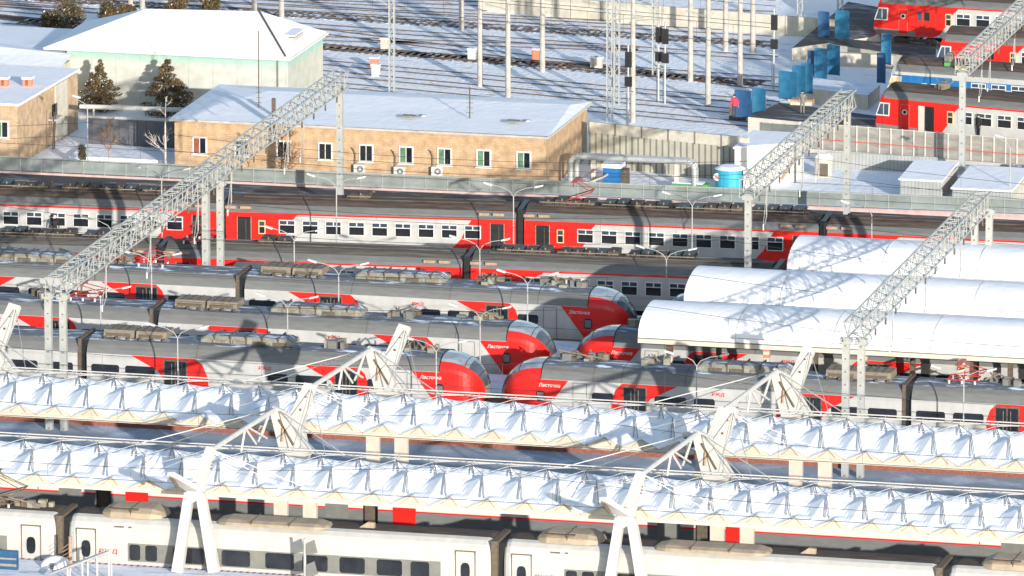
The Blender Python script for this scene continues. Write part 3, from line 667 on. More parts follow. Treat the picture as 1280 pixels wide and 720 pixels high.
# pylons: portal over each canopy
def beam(mb, a, b, wa, wb, d, m='steel_white'):
    """flat tapered blade from a to b, widths wa, wb along X, thickness d"""
    a = Vector(a); b = Vector(b); ax = Vector((1, 0, 0)); dr = (b-a).normalized(); ax = (ax - dr*ax.dot(dr)).normalized(); n = dr.cross(ax)*d
    mb.prism([a-ax*wa/2-n/2, a+ax*wa/2-n/2, b+ax*wb/2-n/2, b-ax*wb/2-n/2], n, m)
def pylon(label, x, kf, ab, footz, ladder=True, basez=5.0):
    """kf: y of the front apex, ab: y of the back apex"""
    t = thing('canopy_pylon', label, 'pylon', (x, kf, 0), group='white steel pylons straddling the tent canopies')
    f = MB(); ky = -2.0
    beam(f, (-1.3, ky-.65, footz), (-.75, ky, 5.9), .62, .5, .5); f.build('leg', t)
    f = MB(); beam(f, (.75, ky-.15, footz), (-.1, ky+.1, 5.9), .62, .5, .5); f.build('leg', t)
    f = MB(); beam(f, (-.75, ky+.05, 5.6), (-.12, ky+.1, 6.15), .7, .95, .45); f.build('knee_plate', t)
    f = MB(); beam(f, (-.42, ky, 5.7), (0, 0, 8.1), .85, .5, .4)
    for k in range(3): f.box((.12, -.75+k*.12, 7.1+k*.16), (.22, .12, .06), 'gangway')
    f.build('mast', t)
    f = MB(); beam(f, (-.5, ky, 6.1), (-1.25, ky-2.2, 7.45), .8, .45, .3); f.tube((-1.25, ky-2.2, 7.4), (-1.0, ky-1.6, 6.6), .12, 'gangway'); f.build('outrigger', t)
    ay = ab-kf
    s = MB(); s.tube((0, 0, 8.0), (.75, ay, 7.95), .15, 'steel_white', n=8)
    p = lambda q: Vector((.75*q, ay*q, 8.0))
    for q0, dx, q1 in ((.52, -.1, .48), (.52, 0.1, .66), (.9, -.15, .80), (.9, .0, .72)): s.tube(p(q0), (p(q1).x+dx, p(q1).y, 6.7), .07, 'steel_white')
    s.tube(p(.55), (p(.8).x+.2, ay*.8, 6.7), .07, 'steel_white'); s.build('cross_strut', t)
    b = MB(); beam(b, (1.9, ay+.6, basez), (1.05, ay+.15, 7.6), 1.9, .7, .5)
    b.prism([(.6, ay-.25, 8.15), (.45, ay-.25, 7.75), (1.0, ay-.25, 5.5), (2.5, ay-.25, 5.5), (1.3, ay-.25, 7.9)], (0, .35, 0), 'steel_white')
    b.tube((1.0, ay-.32, 7.4), (1.9, ay-.32, 5.9), .06, 'gangway'); b.tube((1.25, ay-.34, 6.9), (1.2, ay-.34, 6.1), .07, 'wood')
    b.bx(.9, 2.6, ay-3.4, ay+.6, 4.9, 5.12, 'steel_white'); b.build('back_mast', t)
    b = MB(); beam(b, (1.5, ay+.5, 6.4), (2.25, ay+2.3, 8.95), .95, .75, .35); b.box((2.1, ay+1.9, 8.35), (.12, .5, .12), 'gangway'); b.box((1.9, ay+1.4, 7.7), (.12, .5, .12), 'gangway'); b.build('tail_fin', t)
    A = Vector((.75, ay, 8.0)); F = Vector((0, 0, 8.05)); yb = ay-4.3
    for tx, ty, tz in ((-6.2, yb, 6.5), (-4.6, yb, 6.5), (4.4, yb, 6.5), (6.0, yb, 6.5)): MB().tube(A, (tx, ty, tz), .035, 'steel_white', n=4).build('stay_cable', t)
    for tx, ty, tz in ((-5.6, 2.5, 5.9), (-4.2, 2.2, 5.9), (3.6, 1.4, 5.8), (5.2, 1.4, 5.8)): MB().tube(F, (tx, ty, tz), .028, 'steel_white', n=4).build('stay_cable', t)
    for tx, ty, tz in ((2.8, yb+.4, 6.5), (4.9, yb, 6.4)): MB().tube((2.25, ay+2.3, 8.9), (tx, ty, tz), .025, 'zinc', n=4).build('stay_cable', t)
    return t
pylon('white pylon over the near canopy whose legs stand left of centre before the white train', 2.85, -82.8, -71.5, 1.35)
pylon('white pylon over the near canopy whose legs stand right of centre before the white train', 28.2, -82.8, -71.5, 1.35)
pylon('white pylon over the far canopy rising before the nearest right facing train', 4.14, -65.8, -54.6, 1.1)
pylon('white pylon over the far canopy rising before the left facing train', 29.1, -65.8, -54.6, 1.1)
pylon('white pylon at the left edge of the photo, leaning fin beside the gantry posts', -20.4, -65.8, -54.6, 1.1)
pylon('white pylon at the far left end of the near canopy, mostly outside the photo', -22.6, -82.8, -71.5, 1.35)

# ------------------------------------------------------------------ vaulted platform roofs
def vault(label, x0, yc, hw=3.3, z0=5.2, rise=1.55, x1=90, snowm='snow_roof'):
    t = thing('vaulted_roof', label, 'platform roof', (x0, yc, 0))
    n = 14; sec = []
    for i in range(n+1):
        a = math.pi*i/n; sec.append((-hw*math.cos(a), z0 + rise*math.sin(a)**.9))
    mb = MB(); seg = 26; xs = [0.0]+[(x1-x0)*k/seg for k in range(1, seg+1)]
    idx = []
    for x in xs:
        row = []
        for j, (y, z) in enumerate(sec):
            row.append(len(mb.v)); mb.v.append((x + (.9*(1-math.sin(math.pi*j/n)) if x == 0 else 0)*0, y, z + .02*math.sin(x*1.3+j)))
        idx.append(row)
    mi = mb.mi(snowm)
    for a, b in zip(idx[:-1], idx[1:]):
        for j in range(n): mb.f.append((a[j], b[j], b[j+1], a[j+1])); mb.m.append(mi)
    mb.build('snowy_skin', t, smooth=True)
    xq = 6.15
    while x0+xq < 60:
        q = MB()
        for (ya, za), (yb2, zb2) in zip(sec[:-1], sec[1:]): q.tube((xq, ya, za+.005), (xq, yb2, zb2+.005), .025, 'concrete_pale', n=4)
        q.build('roof_seam', t); xq += 6.15
    e = MB(); e.poly([(0.02, y, z-.02) for y, z in sec], 'white_paint'); e.build('end_panel', t)
    g = MB(); g.bx(0, x1-x0, -hw-.06, -hw+.10, z0-.30, z0+.03, 'column_beige'); g.bx(0, x1-x0, -hw-.10, -hw-.07, z0-.02, z0+.06, 'lower_grey'); g.bx(0, x1-x0, hw-.1, hw+.06, z0-.30, z0+.03, 'column_beige'); g.build('gutter', t)
    k = 1.6
    while x0+k < 75:
        q = MB(); q.bx(k-.18, k+.18, -1.7, -1.35, 1.1, z0-.1, 'column_beige'); q.bx(k-.2, k+.2, -1.72, -1.33, z0-1.2, z0-1.0, 'orange'); q.bx(k-.2, k+.2, -1.72, -1.33, z0-.8, z0-.68, 'orange'); q.build('column', t)
        q = MB(); q.bx(k+2.3, k+2.6, 1.3, 1.6, 1.1, z0-.1, 'gangway').build('column', t)
        k += 6.15
    return t
vault('snowy vaulted platform roof, farthest of the three', 21.6, -10.9)
vault('snowy vaulted platform roof, middle of the three', 17.35, -21.7)
vault('snowy vaulted platform roof, nearest of the three with the striped columns showing', 16.9, -32.3)

# ------------------------------------------------------------------ gantries
def truss_mb(L, wd=1.0, h=1.15, zt=10.1, st=1.15):
    mb = MB(); m = 'zinc'
    P = {}
    for sx in (-1, 1):
        for zz in (0, 1): mb.tube((sx*wd/2, 0, zt-h*(1-zz)), (sx*wd/2, L, zt-h*(1-zz)), .065, m, n=4)
    n = int(L/st)
    for k in range(n):
        y0, y1 = k*L/n, (k+1)*L/n
        for sx in (-1, 1):
            a = (sx*wd/2, y0, zt-h) if k % 2 else (sx*wd/2, y0, zt); b = (sx*wd/2, y1, zt) if k % 2 else (sx*wd/2, y1, zt-h)
            mb.tube(a, b, .038, m, n=4); mb.tube((sx*wd/2, y0, zt-h), (sx*wd/2, y0, zt), .03, m, n=4)
        for zz in (zt, zt-h):
            s = 1 if k % 2 else -1
            mb.tube((s*wd/2, y0, zz), (-s*wd/2, y1, zz), .03, m, n=4); mb.tube((-wd/2, y0, zz), (wd/2, y0, zz), .03, m, n=4)
    return mb
def post_mb(z1, wd=.42, lattice=True):
    mb = MB(); mb.box((0, 0, z1/2), (wd, wd*.8, z1), 'zinc')
    k = .6
    while k < z1-.3: mb.box((0, -wd*.4-.01, k), (wd*.25, .02, .10), 'lower_grey'); k += .8
    mb.box((0, 0, .12), (wd*1.8, wd*1.6, .24), 'concrete')
    return mb
def gantry(label, x, y0, y1, posts, zt=10.1, hang=()):
    t = thing('power_line_gantry', label, 'gantry', (x, y0, 0), group='steel gantries across the tracks')
    truss_mb(y1-y0, zt=zt).build('truss', t)
    for dx, yy in posts: post_mb(zt-1.0).build('post', t, (dx, yy-y0, 0)); MB().box((dx, yy-y0, zt-1.2), (.7, .6, .3), 'zinc').build('bracket', t)
    ins = MB()
    for k in range(int((y1-y0)/3)):
        yy = 1.2+k*3.0; ins.tube((.55, yy, zt-1.15), (.55, yy, zt-1.6), .06, 'gangway', n=6); ins.tube((.5, yy, zt-1.15), (.6, yy, zt-1.15), .05, 'zinc', n=5)
        o_ = ins.build('insulator', t); ins = MB()
    for yy in hang: 
        h = MB(); h.tube((0, yy-y0, zt-1.1), (0, yy-y0, zt-3.6), .045, 'zinc', n=5); h.tube((0, yy-y0, zt-3.6), (.1, yy-y0-.9, zt-3.9), .035, 'zinc', n=5); h.tube((0, yy-y0, zt-2.0), (0, yy-y0-.9, zt-3.9), .02, 'zinc', n=4); h.tube((0, yy-y0-.9, zt-3.9), (0, yy-y0-.9, zt-4.3), .05, 'white_paint', n=6); h.build('hanger', t)
    return t
gantry('long lattice gantry at the left, its two end posts rising before the far tent canopy', -16.6, -49.4, -12.9, [(-.47, -48.9), (.47, -48.9), (-.47, -13.4), (.47, -13.4)], hang=(-38, -28, -17))
gantry('lattice gantry at the left reaching over the tan brick building', -16.9, -14.6, 19.9, [(0, -14.2), (0, 19.4)], hang=(-8, 6, 10))
gantry('lattice gantry right of centre with one post beside the farthest vaulted roof', 18.0, -9.8, 21.5, [(0, -9.4), (0, 21.1)], hang=(-4, 7, 12))
gantry('lattice gantry at the right crossing above the snowy vaulted roofs', 33.45, -50.0, -9.6, [(-.47, -49.5), (.47, -49.5), (-.47, -10.1), (.47, -10.1)], hang=(-38, -28, -17))
gp = V(1203, 72, 44)
gantry('lattice gantry at the top right on a round grey pole beside the red trains', gp.x, 44, 84, [(0, 44.2)], zt=gp.z, hang=(51, 54, 63))

# ------------------------------------------------------------------ lamps
def lamp(h, reach=1.45, arms=2):
    t = thing('street_lamp', '', 'lamp', group='white platform lamps')
    MB().tube((0, 0, 0), (0, 0, h-.3), .055, 'lamp_grey', .04, n=8).tube((0, 0, 0), (0, 0, .9), .09, 'lamp_grey', n=8).build('pole', t)
    for s in ((-1, 1) if arms == 2 else (-1,)):
        a = MB(); pts = [(0, 0, h-.3), (s*.25, 0, h+.05), (s*.8, 0, h+.3), (s*reach, 0, h+.42)]; a.path(pts, .026, 'lamp_grey', n=6); arm = a.build('arm', t)
        MB().prism([(s*reach, -.12, h+.36), (s*(reach+.55), -.1, h+.5), (s*(reach+.55), .1, h+.5), (s*reach, .12, h+.36)], (0, 0, .1), 'white_paint').build('lamp_head', arm)
    return t
def place_lamps(proto, rows):
    first = True
    for (x, y, z), lab in rows:
        if first: proto.location = (x, y, z); proto['label'] = lab; first = False
        else: dup(proto, (x, y, z), lab)
between = {-12.6: 'behind the farthest red nosed train', -22: 'behind the middle red nosed train', -32.5: 'behind the nearest red nosed train', -42.5: 'just behind the far tent canopy'}
rows = []
ordn = ['first', 'second', 'third', 'fourth', 'fifth', 'sixth']
for y, xs in ((-12.6, (-23.7, -11.4, 1.0, 13.35)), (-22, (-18.3, -5.9, 6.5)), (-32.5, (-18.6, -6.4, 6.05)), (-42.5, (-10.7, 5.8, 22.2, 38.8))):
    for k, x in enumerate(xs): rows.append(((x, y, 0), 'white double armed lamp %s, %s from the left' % (between[y], ordn[k])))
place_lamps(lamp(5.5), rows)
rows = [((x, .2, 0), 'tall white double armed lamp before the brown roofed train, %s from the left' % ordn[k]) for k, x in enumerate((-24.0, -12.0, .05, 12.1))]
place_lamps(lamp(6.4), rows)
l = lamp(6.4, 1.5, 1); l.location = (24.1, .2, 0); l['label'] = 'white single armed lamp behind the farthest vaulted roof'
for px, py, hh, lab in ((110, 216, 4.9, 'thin white lamp post beside the dark panel fence at the left'), (1262, 256, 4.3, 'thin white lamp post among the sheds at the right edge')):
    l = lamp(hh, .5, 1); g = G(px, py, 0); l.location = g; l['label'] = lab

# ------------------------------------------------------------------ overhead wires
for k, (y, zz) in enumerate(((-82.7, 6.9), (-68.4, 6.9), (-54.5, 6.9), (-37.3, 6.6), (-27.5, 6.6), (-16.8, 6.6), (-8.4, 6.6), (5.5, 6.6), (10.2, 6.6))):
    mb = MB(); x = XL
    mb.tube((XL, y, 5.9), (XR, y, 5.9), .016, 'wire', n=3)
    sp = 50.0; x = XL-7
    while x < XR:
        pts = [(x+sp*i/10, y, zz+1.0-1.3*(1-(2*i/10-1)**2)) for i in range(11)]
        mb.path(pts, .016, 'wire', n=3)
        for p in pts[1:-1]: mb.tube(p, (p[0], y, 5.9), .01, 'wire', n=3)
        x += sp
    names = ['over the white high speed train', 'over the grey sided train', 'behind the far tent canopy', 'over the nearest red nosed trains', 'over the middle red nosed trains', 'over the farthest red nosed trains', 'over the olive roofed commuter train', 'over the brown roofed commuter train', 'behind the brown roofed commuter train']
    tag(mb.build('overhead_wire'), 'thin dark overhead power wire ' + names[k], 'wire', 'overhead wires')

# ------------------------------------------------------------------ trackside glass fence
def fence_run(pts, h, name, label, panel, postm, step, basez=0.0, base=None, rail=None, cap=None, pw=.05):
    t = thing(name, label, 'fence', (pts[0][0], pts[0][1], 0)); O = Vector((pts[0][0], pts[0][1], 0))
    pm, ps, bs = MB(), MB(), MB()
    for a, b in zip(pts[:-1], pts[1:]):
        a = Vector((a[0], a[1], 0))-O; b = Vector((b[0], b[1], 0))-O; d = (b-a); L = d.length; rz = math.atan2(d.y, d.x); c = (a+b)/2
        pm.box((c.x, c.y, basez+(h-basez)/2+.02), (L, .03, h-basez), panel, rz=rz)
        n = int(L/step)
        for k in range(n):
            p = a+d*(k/n); ps.box((p.x, p.y-.03, h/2), (pw, pw, h+.1), postm)
        for (z0, hh, th, m) in (base or []): bs.box((c.x, c.y-.04, z0+hh/2), (L, th, hh), m, rz=rz)
        for (z0, hh, m) in (rail or []): bs.box((c.x, c.y-.06, z0+hh/2), (L, .06, hh), m, rz=rz)
    pm.build('panel', t); ps.build('post', t)['kind'] = 'stuff'; bs.build('rail', t)
    return t
fence_run([(-75, 25.2), (-18.8, 26.2), (14.7, 27.6), (29, 28.4), (95, 31)], 1.7, 'glass_fence', 'long grey translucent fence with a red line along the railway yard', 'grey_glass', 'zinc', 1.48, .75, base=[(0.0, .7, .22, 'pink_base')], rail=[(.62, .05, 'trim_red'), (1.66, .05, 'zinc'), (.78, .03, 'zinc')])
fa, fb = G(1000, 190, 0), G(1300, 213, 0)
fence_run([(fa.x, fa.y), (fb.x, fb.y)], 2.15, 'noise_barrier', 'beige translucent barrier with white posts below the open door red train', 'noise_glass', 'steel_white', .82, .0, base=[(0.0, .35, .5, 'concrete')], rail=[(1.0, .06, 'trim_red'), (2.12, .05, 'steel_white')], pw=.09)

# ------------------------------------------------------------------ buildings
def window_simple(mb_m, x, y, z, w_=.9, h=1.1, axis='x', left='curtain', right='glass_dark'):
    m = MB(); m.box((x, y, z), (w_+.16, .08, h+.16), 'white_paint'); m.box((x-w_/4, y-.03, z), (w_/2-.07, .06, h-.06), left); m.box((x+w_/4, y-.03, z), (w_/2-.07, .06, h-.06), right)
    m.box((x, y-.07, z-h/2-.1), (w_+.3, .16, .06), 'white_paint'); return m
# tan brick building
t = thing('brick_building', 'long low tan brick building with snowy roof and air conditioners', 'building', (-31.94, 31, 0))
W_, Dp = 26.6, 12.2
b = MB(); b.bx(0, W_, 0, Dp, 0, 3.9, 'tan_brick'); b.build('wall', t)
r = MB()
ez, rz_ = 3.95, 4.35
pts = [(-.3,-.35,ez),(W_+.3,-.35,ez+.05),(W_+.3,Dp+.3,ez+.05),(-.3,Dp+.3,ez)]
rid = [(4.3, Dp*.75, rz_), (W_-.6, Dp*.8, rz_-.1)]
r.poly([pts[0], pts[1], rid[1], rid[0]], 'snow_roof'); r.poly([pts[1], pts[2], rid[1]], 'snow_roof'); r.poly([pts[2], pts[3], rid[0], rid[1]], 'snow_roof'); r.poly([pts[3], pts[0], rid[0]], 'snow_roof')
ro = r.build('roof', t)
MB().bx(-.3, W_+.3, -.36, -.26, ez-.16, ez-.01, 'concrete').bx(W_+.22, W_+.32, -.3, Dp+.2, ez-.14, ez+.03, 'concrete').build('eave', ro)
for k, px in enumerate((250, 303, 355, 407, 458, 508, 556, 605, 655)):
    p = V(px, 190+(px-430)*.045, 31); lf = {250: 'redbrown'}.get(px, 'curtain' if px > 500 else 'glass_dark')
    window_simple(None, p.x+31.94, -.03, p.z, left=lf).build('window', t)
for px, py in ((449, 211), (499, 214), (546, 214)):
    p = V(px, py, 30.6); a = MB(); a.box((0, 0, 0), (.75, .36, .6), 'white_paint')
    a.tube((.08, -.19, 0), (.08, -.2, 0), .24, 'lower_grey', n=14); a.tube((.08, -.2, 0), (.08, -.21, 0), .09, 'white_paint', n=10); a.path([(-.3, .05, .3), (-.28, .05, 1.0), (-.45, .1, 1.3), (-.7, .3, 1.4)], .04, 'lower_grey', n=5)
    a.build('air_conditioner', t, (p.x+31.94, -.3, p.z))
for px, py in ((276, 158), (342, 130)):
    p = V(px, py, 33); MB().bx(-.12, .12, -.12, .12, -1.2, .3, 'gangway').build('chimney', t, (p.x+31.94, 2.0, p.z+.1))
for px, py in ((520, 150), (650, 152)):
    p = V(px, py, 36); MB().box((0, 0, 0), (.9, .6, .10), 'lower_grey').box((.9, .2, 0.02), (.5, .4, .08), 'sleeper').build('roof_hatch', t, (p.x+31.94, 3.0, 4.28))
p = V(596, 120, 37); a = MB(); a.tube((0, 0, -.2), (0, 0, 2.2), .05, 'gangway', n=5)
for k in range(4): a.tube((-.25, 0, .4+k*.35), (.25, 0, .4+k*.35), .02, 'gangway', n=4)
a.build('antenna', t, (p.x+31.94, 4, 4.1))
p = V(333, 120, 37); a = MB(); a.tube((0, 0, -.2), (0, 0, 5.5), .04, 'gangway', n=5)
for k in range(4): a.tube((-.2, 0, .4+k*.35), (.2, 0, .4+k*.35), .02, 'gangway', n=4)
a.build('antenna', t, (p.x+31.94, 4, 4.1))
# mint hall
t = thing('mint_hall', 'large pale hall with mint green band under a snowy hip roof', 'building', (-48.6, 54, 0))
LX, DY, EZ = 19.3, 9.6, 5.05
EZ = V(360, 72, 54).z
LX = V(360, 72, 54).x + 46.6; 
t.location = (-46.6, 54, 0)
bb = MB(); bb.poly([(0,0,0),(LX,0,0),(LX,0,EZ),(0,0,EZ)], 'mint_wall'); bb.poly([(LX,0,0),(LX,DY,0),(LX,DY,EZ),(LX,0,EZ)], 'mint_side'); bb.poly([(0,DY,0),(0,0,0),(0,0,EZ),(0,DY,EZ)], 'mint_side'); bb.poly([(LX,DY,0),(0,DY,0),(0,DY,EZ),(LX,DY,EZ)], 'mint_wall'); bb.build('wall', t)
q = V(325, 14, 58.8); q2 = V(182, 11, 58.8)
A_ = [(-1.6,-.5,EZ),(LX+.25,-.5,EZ),(LX+.25,DY+.5,EZ),(-1.6,DY+.5,EZ)]; r0 = (q2.x+46.6, 4.8, q2.z); r1 = (q.x+46.6, 4.8, q.z)
r = MB(); r.poly([A_[0],A_[1],r1,r0], 'snow_roof'); r.poly([A_[1],A_[2],r1], 'snow_roof'); r.poly([A_[2],A_[3],r0,r1], 'snow_roof'); r.poly([A_[3],A_[0],r0], 'snow_roof'); ro = r.build('roof', t)
MB().bx(-1.6, LX+.27, -.54, -.46, EZ-.14, EZ+.02, 'white_paint').bx(LX+.22, LX+.3, -.5, DY+.5, EZ-.14, EZ+.02, 'white_paint').build('gutter', ro)
d = MB(); dx = LX-1.2; 
d.prism([(dx-1.2, 3.4, EZ+.2), (dx+.7, 3.4, EZ+.2), (dx+.7, 3.4, EZ+.75), (dx-1.2, 3.4, EZ+.9)], (0, 2.6, 0), 'concrete'); d.bx(dx-1.3, dx+.8, 3.3, 6.1, EZ+.9, EZ+1.0, 'snow_roof'); d.build('dormer', ro)
MB().tube((r1[0]-.1, r1[1], r1[2]+.1), (LX-.1, -.3, EZ+.15), .07, 'gangway', n=5).build('pipe_shadow_strip', ro)  # dark tube that draws a pipe's shadow down the snowy roof
MB().bx(LX-.8, LX-.72, -.1, -.02, 0, EZ, 'lower_grey').build('downpipe', t)
# left brick building
cA = V(22, 132, 31); 
t = thing('brick_annex', 'tan brick building at the left edge with skylights in its snowy roof', 'building', (cA.x, 31, 0))
H = cA.z; bk = G(97, 88, H); yl = bk.y-31; xs2 = bk.x-cA.x
b = MB(); b.prism([(-20,0,0),(0,0,0),(xs2,yl,0),(-20,yl,0)], (0,0,H-.04), 'pale_brick'); b.build('wall', t)
r = MB(); r.prism([(-20,-.2,H),(.15,-.2,H),(xs2+.15,yl,H),(-20,yl,H)], (0,0,.14), 'snow_roof'); r.build('roof', t)
for px, py in ((5, 107), (35, 107)):
    p = G(px, py, H+.15); MB().bx(-.3, .3, -.3, .3, 0, .55, 'orange').bx(-.36, .36, -.36, .36, .55, .68, 'snow_roof').bx(-.1, .1, -.32, -.28, .1, .5, 'redbrown').build('chimney', t, (p.x-cA.x, p.y-31, H+.1))
def side_pt(f, z): return (xs2*f+.03, yl*f, z)
for f, z0, z1, y2, m in ((.60, .2, H-.1, .80, 'concrete_pale'), (.56, 2.0, 2.9, .63, 'glass_dark')):
    a1, a2 = side_pt(f, z0), side_pt(y2, z0)
    MB().prism([a1, a2, (a2[0], a2[1], z1), (a1[0], a1[1], z1)], (.08, 0, 0), m).build('side_panel' if m != 'glass_dark' else 'window', t)
MB().box((xs2*.55+.3, yl*.55, 2.0), (.6, 1.8, .1), 'concrete').tube((xs2*.5+.55, yl*.5-.8, 0), (xs2*.5+.5, yl*.5-.2, 2.6), .04, 'wire').tube((xs2*.5+.55, yl*.5-.4, 0), (xs2*.5+.5, yl*.5+.2, 2.6), .04, 'wire').build('ladder', t)
p = V(2, 162, 30.9); window_simple(None, p.x-cA.x, -.03, p.z).build('window', t)
# snowy hall behind it at far left
a0 = G(75, 82, 3.2)
t = thing('snowy_hall', 'low hall at the left edge buried under a big drifted snow roof', 'building', (a0.x, a0.y, 0))
MB().bx(-22, 0, 0, 14, 0, 3.1, 'concrete_pale').build('wall', t)
r = MB(); r.poly([(-22,-.3,3.15),(0.2,-.3,3.15),(.2,2.4,3.6),(-22,5,4.3)], 'snow_roof'); r.poly([(.2,2.4,3.6),(.2,14.2,3.15),(-22,14.2,3.15),(-22,5,4.3)], 'snow_roof'); r.build('roof', t)

# dark panel yard wall between buildings + white pipes
a, b = G(97, 206, 0), G(218, 208, 0)
t = thing('panel_wall', 'dark panel wall between the two brick buildings with snow at its foot', 'wall', (a.x, 38.0, 0))
wl = G(218, 208, 0).x - a.x + 2
MB().bx(-1, wl, 0, .2, 0, V(150, 150, 38).z, 'dark_panel').build('panel', t)
tag(MB().prism([(a.x-1,33.5,.0),(a.x+wl,33.5,.0),(a.x+wl,37.9,.0),(a.x-1,37.9,.0)], (0,0,.35), 'snow').build('snow_bank'), kind='structure')
for k, (py, yy) in enumerate(((133, 40.5), (147, 38.4))):
    p = V(100, py, yy); p2 = V(222, py+4, yy)
    tag(MB().tube((p.x, yy, p.z), (p2.x+1, yy, p2.z), .17, 'steel_white', n=10).tube((p.x+1, yy, p.z), (p.x+1, yy, 0), .08, 'zinc').tube((p2.x, yy, p2.z), (p2.x, yy, 0), .08, 'zinc').build('heating_pipe'), ['upper pale heating pipe in front of the mint hall', 'lower pale heating pipe on top of the dark panel wall'][k], 'pipe')
# corrugated wall, white wall block, small sheds
c0, c1 = V(736, 152, 40.5), V(935, 178, 37.5)
t = thing('corrugated_wall', 'tall ribbed grey wall behind the silver pipe', 'wall', (c0.x, 40.5, 0))
an = math.atan2(-3.0, c1.x-c0.x); ln = math.hypot(3, c1.x-c0.x)
t.rotation_euler = (0, 0, an)
MB().bx(0, ln, 0, .15, 0, c0.z-.75, 'corrugated').build('panel', t); MB().bx(0, ln, -.03, .2, c0.z-.75, c0.z, 'concrete_pale').build('top_band', t)
pm = MB()
for k in range(6): pm.bx(k*ln/6, k*ln/6+.08, -.08, -.03, c0.z-.8, c0.z+.05, 'lower_grey')
pm.build('clip', t)
w0, w1 = V(919, 236, 36), V(1015, 215, 41)
t = thing('white_wall_block', 'white plastered wall block with a flat snowy top behind the gantry', 'wall', (w0.x, 35.8, 0))
hh = V(921, 186, 35.8).z
MB().prism([(0,0,0),(3.6,2.6,0),(3.6,6,0),(0,6,0)], (0,0,hh), 'white_paint').build('wall', t); MB().prism([(-.1,-.1,hh+.004),(3.7,2.5,hh+.004),(3.7,6.1,hh+.004),(-.1,6.1,hh+.004)], (0,0,.12), 'snow_roof').build('top', t)
MB().tube((2.9, 2.0, .3), (3.9, 2.3, 1.9), .1, 'wood', n=5).tube((3.75, 2.5, 0), (3.75, 2.5, 2.6), .06, 'gangway').build('prop', t)
# silver pipe bridge
P0, P1 = V(713, 195, 33.5), V(868, 204, 33.5)
t = thing('silver_pipe', 'thick silver heating pipe rising and bending over beside the tan building', 'pipe', (P0.x, 33.5, 0))
pm = MB(); Lx = P1.x-P0.x; z1 = P0.z
for off in (0, .42):
    pts = [(off*.8, off, 0), (off*.8, off, z1-.5), (off*.8+.12, off, z1-.15), (off*.8+.45, off, z1), (Lx-.45, off, z1), (Lx-.12, off, z1-.15), (Lx, off, z1-.5), (Lx, off, 0)]
    pm.path(pts, .2, 'zinc', n=12)
pm.build('tube', t)
for x in (1.6, Lx-1.3): MB().bx(x-.14, x+.14, .1, .35, 0, z1-.2, 'column_beige').build('support', t)
# portable toilet, tank, tarps
g = G(765, 234, 0)
t = thing('portable_toilet', 'blue portable cabin with snow on top beside the silver pipe', 'cabin', (g.x, g.y, 0))
MB().bx(-.65, .6, 0, 1.2, 0, 1.35, 'blue').bx(.6, 1.0, .1, 1.1, 0, 1.2, 'gangway').build('body', t); MB().prism([(-.72,-.08,1.35),(.66,-.08,1.35),(.66,1.25,1.35),(-.72,1.25,1.35)], (0,0,.28), 'snow_roof').build('snow_cap', t)
g = G(740, 236, 0)
tag(MB().box((0,0,.55), (2.3,.8,.12), 'concrete_pale', ry=-.42).box((.9,-.4,.3), (1.6,.5,.1), 'white_paint', ry=-.2).box((-.4,.3,.9), (1.5,.3,.1), 'sleeper', ry=-.6).build('board_pile', None, g), 'pile of leaning boards between the silver pipe and the blue cabin', 'boards')
g = G(909, 242, 0)
t = thing('water_tank', 'turquoise tank with a red and white emblem under a snow cap', 'tank', (g.x, g.y, 0))
MB().tube((0,.9,0), (0,.9,1.6), 1.02, 'turquoise', n=24).build('barrel', t); MB().tube((0,.9,1.6), (0,.9,1.78), 1.08, 'snow_roof', .7, n=24).build('snow_cap', t)
em = MB(); em.tube((-.75,.18,1.1),(-.75,.13,1.1), .27, 'white_paint', n=14); em.box((-.75,.12,1.1), (.3,.03,.12), 'trim_red', ry=.4); em.build('emblem', t)
MB().bx(1.05, 1.4, .3, 1.2, 0, 1.6, 'pink_side').build('side_box', t)
g = G(862, 240, 0)
tag(MB().prism([(-1.3,0,0),(1.3,0,0),(1.3,.9,0),(-1.3,.9,0)], (0,0,.55), 'green').prism([(-1.25,.05,.554),(.9,.05,.554),(.9,.85,.554),(-1.25,.85,.554)], (0,0,.05), 'snow_roof').build('green_bin', None, g), 'low green container below the end of the silver pipe', 'container')
g = G(908, 216, 0)
tag(MB().bx(-.7,.7,0,.9,0,1.0,'pink_side').bx(-.8,.8,-.1,1.0,1.0,1.12,'snow_roof').bx(.7,.95,.1,.8,0,.95,'gangway').build('utility_box', None, g), 'small pinkish utility box behind the turquoise tank', 'box')
g = G(1027, 222, 0)
tag(MB().tube((0,.6,0),(0,.6,1.3),.62,'concrete_pale',n=14).tube((0,.6,1.3),(0,.6,1.6),.66,'snow_roof',.4,n=14).bx(-.1,.45,-.08,0,.1,1.0,'gangway').build('round_booth', None, g), 'round pale booth with a dark opening and snow cap right of the white wall', 'booth')
p1, p2 = G(1125, 249, 0), G(1153, 250, 0)
for nm, (xa, xb, ya, yb, hh), lab in (('metal_shed', (p1.x, p1.x+2.9, p1.y, p1.y+5.5, 1.35), 'ribbed metal shed with snowy roof left of its wider neighbour'), ('metal_shed', (p1.x+3.9, p1.x+8.0, p1.y-1.2, p1.y+5.5, 1.15), 'wide low shed with a ribbed snowy roof and beige end wall')):
    t = thing(nm, lab, 'shed', (xa, ya, 0)); MB().bx(0, xb-xa, 0, yb-ya, 0, hh, 'corrugated_fine').bx(xb-xa, xb-xa+.03, 0.02, yb-ya, 0, hh, 'concrete_pale').build('wall', t)
    MB().prism([(-.1,-.1,hh+.01),(xb-xa+.1,-.1,hh+.01),(xb-xa+.1,yb-ya,hh+.25),(-.1,yb-ya,hh+.25)], (0,0,.1), 'snow_roof').build('roof', t)
g = G(1060, 206, 0); g2 = G(1165, 218, 0)
